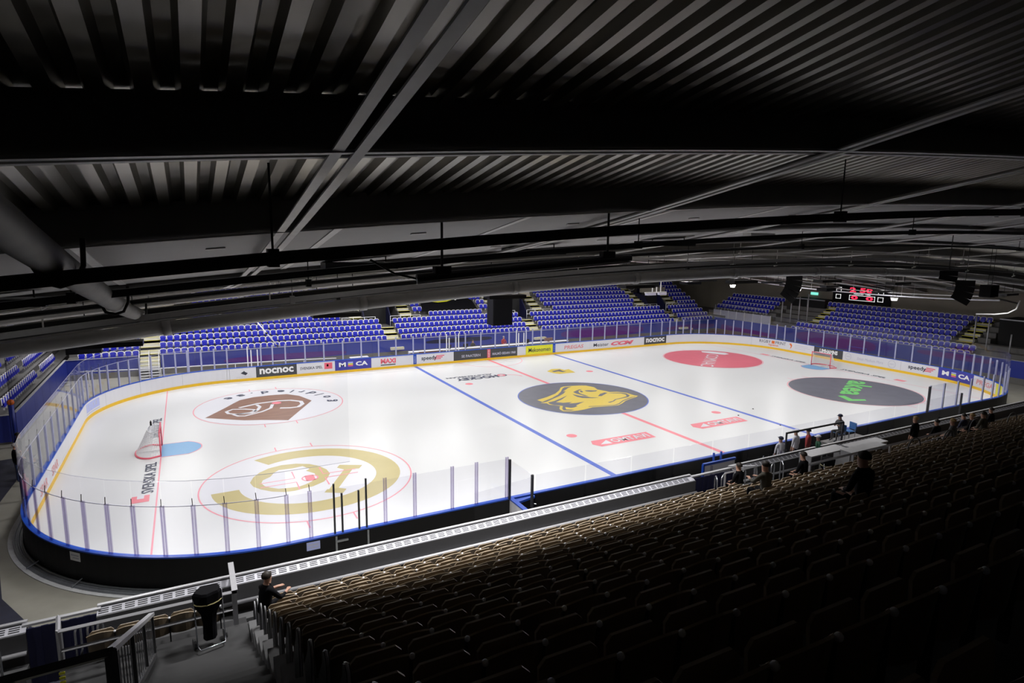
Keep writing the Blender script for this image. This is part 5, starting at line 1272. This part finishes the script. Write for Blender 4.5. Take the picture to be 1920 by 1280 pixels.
# ================================================================ people
def person(name_label, loc, rz, pose, top, leg, hair, skin='skin', scale=1.0, lean=0.0, cap=None, arms='lap', feet='ink', mirror=False):
    sit = pose == 'sit'
    V = []; R_ = []; E = []
    def v(p, r_, par=None):
        V.append(tuple(p)); R_.append(r_); i = len(V)-1
        if par is not None: E.append((par, i))
        return i
    L_ = lean
    pel = v((0, 0, 0), .145); wa = v((0, .02*0+L_*.25, .2), .13, pel); ch = v((0, L_*.6, .40), .15, wa); nb = v((0, L_*.85, .53), .085, ch)
    nk = v((0, L_*.95+.015, .60), .055, nb); hd = v((0, L_+.035, .70), .085, nk); hb = v((0, L_+.02, .79), .082, hd); v((0, L_+.10, .735), .028, hd)
    hands = []
    for s in (-1, 1):
        sh = v((s*.17, L_*.8, .49), .068, nb)
        if arms == 'lap': el, ha = (s*.25, L_*.6+.06, .22), (s*.10, L_*.5+.30, .14)
        elif arms == 'forward': el, ha = (s*.24, L_*.8+.16, .28), (s*.13, L_*.8+.44, .30)
        elif arms == 'phone': el, ha = (s*.22, L_*.8+.10, .24), (s*.05, L_*.8+.30, .36)
        elif arms == 'clasp': el, ha = (s*.25, .08, .22), (s*.05, .26, .14)
        else: el, ha = (s*.25, .0, .22), (s*.24, .06, -.03)
        e_ = v(el, .048, sh); w = v(Vector(el).lerp(Vector(ha), .85), .032, e_); h = v(ha, .034, w); hands.append(ha)
        d = (Vector(ha)-Vector(el)).normalized(); sd = Vector((1, 0, 0)) if abs(d.x) < .7 else Vector((0, 1, 0))
        for k, ln in enumerate((.075, .085, .08, .065)):
            f0 = Vector(ha)+sd*(.018*(k-1.5))*s*-1+d*.03; f1 = f0+d*ln*.6; f2 = f1+(d*.5+Vector((0, 0, -.7))).normalized()*ln*.45
            a = v(f0, .011, h); b = v(f1, .0095, a); v(f2, .008, b)
        t0 = Vector(ha)-sd*.04*s; a = v(t0+d*.01, .012, h); v(t0+d*.055-sd*.01*s, .010, a)
    for s in (-1, 1):
        hip = v((s*.09, .01, -.02), .10, pel)
        if sit: kn, an = (s*.13, .44, .03), (s*.13, .42, -.38)
        elif pose == 'walk': kn, an = (s*.09, .10*s, -.42), (s*.10, .16*s-.05, -.82)
        else: kn, an = (s*.10, .02, -.42), (s*.11, -.01, -.83)
        k_ = v(kn, .062, hip); cf = v(Vector(kn).lerp(Vector(an), .35), .057, k_); a_ = v(an, .04, cf); v((an[0], an[1]+.17, an[2]-.045), .038, a_)
    me = bpy.data.meshes.new('body'); me.from_pydata(V, E, []); o = bpy.data.objects.new('body', me); COL.objects.link(o)
    md = o.modifiers.new('skin', 'SKIN'); md.use_smooth_shade = True
    for i, dd in enumerate(me.skin_vertices[0].data): dd.radius = (R_[i], R_[i]); dd.use_root = i == 0
    sb = o.modifiers.new('sub', 'SUBSURF'); sb.levels = 1; sb.render_levels = 1
    m2 = bpy.data.meshes.new_from_object(o.evaluated_get(bpy.context.evaluated_depsgraph_get()))
    bpy.data.objects.remove(o); bpy.data.meshes.remove(me)
    for mm in (top, leg, skin, feet): m2.materials.append(M[mm])
    for p in m2.polygons:
        c = p.center; p.use_smooth = True; k = 0
        if c.z > .60: k = 2
        elif any((c-Vector(h)).length < .13 for h in hands): k = 2
        elif c.z < -.03 or (sit and c.y > .16 and c.z < .14): k = 1
        if c.z < (-.39 if sit else -.84): k = 3
        p.material_index = k
    m2.name = 'body'
    r = empty('person', name_label, 'person', loc, rz); r.scale = (scale,)*3
    link_mesh('body', m2, r)
    q = MB()
    if cap:
        q.ball((0, L_+.02, .80), .108, cap, 12, (1, 1.08, .72)); q.prism([(-.08, L_+.09), (-.06, L_+.20), (.06, L_+.20), (.08, L_+.09)], .79, .80, cap)
        q.build('cap', r, smooth=True); q = MB()
    k = q.mi(hair); n = 14
    for i in range(6):
        t = PI*i/9
        for j in range(n):
            p = 2*PI*j/n; front = max(0, math.sin(p)); zz = math.cos(t)
            zz = max(zz, -0.35+front*.95) if i > 2 else zz
            q.v.append((.104*math.sin(t)*math.cos(p), L_+.012+.112*math.sin(t)*math.sin(p)-.012*front, .765+.105*zz))
    for i in range(5):
        for j in range(n): a = i*n+j; b = i*n+(j+1) % n; q.f.append((a, a+n, b+n, b)); q.m.append(k)
    q.build('hair', r, smooth=True)
    q = MB()
    for s in (-1, 1): q.ball((s*.035, L_+.118, .755), .010, 'ink', 6)
    q.build('eyes', r)
    return r
def seat_pelvis(i): return NT[i]+.50
person('man in black jacket sitting at the row end beside the lower left stairs', (-22.95, NY[2]+.28, seat_pelvis(2)-.03), -1.0, 'sit', 'cl_black', 'cl_black', 'hairb', lean=.08, arms='forward')
person('standing man in dark clothes behind the left end glass, farther of the two', (-31.2, -0.1, .88), -1.4, 'stand', 'cl_black', 'cl_black', 'hairb', scale=1.02, arms='side')
person('grey haired man in black jacket with clasped hands at the left end glass', (-31.0, -1.75, .86), -1.3, 'stand', 'cl_black', 'cl_denim', 'hairg', scale=1.0, arms='clasp')
person('bald man bending low in dark clothes beside the left end glass', (-30.75, -1.1, .55), -1.2, 'sit', 'cl_denim', 'cl_denim', 'hairb', scale=.95, lean=.1, arms='clasp')
person('man in a dark cap sitting high on a blue chair, looking at his phone', (4.05, -16.35, 1.62), 1.5, 'sit', 'cl_grey', 'cl_grey', 'hairb', lean=.10, cap='cl_navy', arms='phone')
for i, (x, z, y, tp, hl) in enumerate([(-0.2, 1.02, -16.3, 'cl_white', 'cl_navy'), (0.9, 1.2, -16.25, 'cl_white', 'cl_white'), (1.72, 1.14, -16.3, 'cl_red', 'cl_black'), (2.5, 0.72, -16.3, 'cl_green', 'cl_white')]):
    p = person('hockey player in %s jersey on the near bench, %s from the left' % ({'cl_white': 'white', 'cl_red': 'red', 'cl_green': 'green'}[tp], ORD[i]), (x, y, z), -.3+.4*i, 'stand' if i != 3 else 'sit', tp, 'cl_navy', 'hairb', scale=1.03, arms='side', cap=hl)
for i, (px_, row, hx, tp, hr, arms, lb) in enumerate([
    (0, 1, -8.08, 'cl_black', 'hairb', 'lap', 'dark coated spectator with bushy hair behind the middle entrance hoops'),
    (0, 5, -11.23, 'cl_olive', 'hairb', 'forward', 'spectator in profile with yellow scarf left of the big dark coat'),
    (0, 3, -7.3, 'cl_black', 'hairb', 'lap', 'large spectator in black coat below the white slotted shelf'),
    (0, 1, 3.66, 'cl_black', 'hairb', 'lap', 'first of the seated spectators right of the blond one'),
    (0, 3, 1.19, 'cl_grey', 'hairy', 'lap', 'second of the seated spectators right of the blond one'),
    (0, 1, 5.77, 'cl_navy', 'hairb', 'lap', 'third of the seated spectators right of the blond one'),
    (0, 2, 4.51, 'cl_black', 'hairy', 'lap', 'fourth of the seated spectators right of the blond one'),
    (0, 3, 3.38, 'cl_olive', 'hairb', 'lap', 'fifth of the seated spectators right of the blond one'),
    (0, 1, 8.09, 'cl_black', 'hairb', 'lap', 'rightmost of the seated spectators near the right edge'),
    (0, 10, -14.45, 'cl_black', 'hairb', 'lap', 'spectator in black high in the dark rows')]):
    person(lb, (hx, NY[row]+.28, seat_pelvis(row)), .1*(-1)**i, 'sit', tp, 'cl_black', hr, arms=arms, lean=.05)
person('standing spectator with bushy blond hair in a black coat', (1.94, -20.85, NT[1]+.02+.84), .0, 'stand', 'cl_black', 'cl_black', 'hairy', arms='side')
person('official standing behind the timekeeper desk, left one', (-0.55, 17.35, .72), PI, 'stand', 'cl_olive', 'cl_black', 'hairb', scale=.98, arms='clasp')
person('official with pale hair standing behind the timekeeper desk, right one', (2.7, 17.35, .86), PI, 'stand', 'cl_red', 'cl_black', 'hairg', arms='clasp')
person('person with white helmet standing behind the far right corner glass', (26.9, 17.2, .55), 2.6, 'stand', 'cl_navy', 'cl_black', 'hairg', scale=.8, arms='side')
# blue chairs on the photographers' platform
q = MB(); q.box((3.2, -17.9, 0.0), (6.0, -17.1, 1.1), 'treadg'); q.box((3.2, -17.1, 0.95), (6.0, -15.9, 1.1), 'treadg')
tag(q.build('platform'), 'low grey platform carrying the two blue chairs', 'platform')
for i, (x, y) in enumerate([(3.95, -16.35), (4.75, -16.35)]):
    r = empty('plastic_chair', '%s blue plastic chair on the platform %s' % (['left', 'right'][i], ['under the man in the cap', 'left empty']), 'chair', (x, y, 1.1), 1.4) if False else empty('plastic_chair', ['blue plastic chair carrying the man in the cap', 'empty blue plastic chair right of the man in the cap'][i], 'chair', (x, y, 1.1), 1.4)
    q = MB(); q.box((-.2, -.2, .42), (.2, .2, .45), 'chairb'); q.build('seat', r)
    q = MB(); q.box((-.2, -.23, .5), (.2, -.19, .85), 'chairb'); q.build('backrest', r)
    for sx in (-.18, .18):
        for sy in (-.18, .18):
            q = MB(); q.tube([(sx, sy, 0), (sx, sy, .43 if sy > 0 else .6)], .015, 'chrome', 6); q.build('leg', r)
# black frame standing at the players bench
r = empty('portal_frame', 'black portal frame behind the players on the near bench', 'frame', (0.4, -17.3, 0))
q = MB(); q.tube([(-1.6, 0, 0), (-1.6, 0, 2.5), (2.3, 0, 2.5), (2.3, 0, 0)], .05, 'postd', 6); q.build('frame', r)
r = empty('bench_door', 'blue framed white door with two blue posts at the near bench', 'door', (-4.2, -16.4, 0))
q = MB(); q.box((-.9, -.03, .1), (.9, .03, 1.35), 'white'); q.build('panel', r); q = MB(); q.box((-.95, -.05, 1.35), (.95, .05, 1.45), 'cap'); q.box((-.98, -.05, .1), (-.9, .05, 1.4), 'cap'); q.build('frame', r)
for sx in (.5, .95):
    q = MB(); q.tube([(sx, .8, 1.0), (sx, .8, 1.45)], .05, 'cap', 8); q.build('post', r, smooth=True)
# sticks leaning along the bench
for i in range(6):
    x = -2.6+.32*i; q = MB(); q.tube([(x, -16.7, .12), (x+.15, -16.95, 1.5)], .016, 'postw' if i % 2 else 'postd', 5); q.box((x-.02, -16.9, .12), (x+.02, -16.6, .2), 'postd')
    tag(q.build('hockey_stick'), '%s hockey stick from the left, leaning along the near bench' % ORD[i], 'hockey stick', 'hockey sticks along the bench')
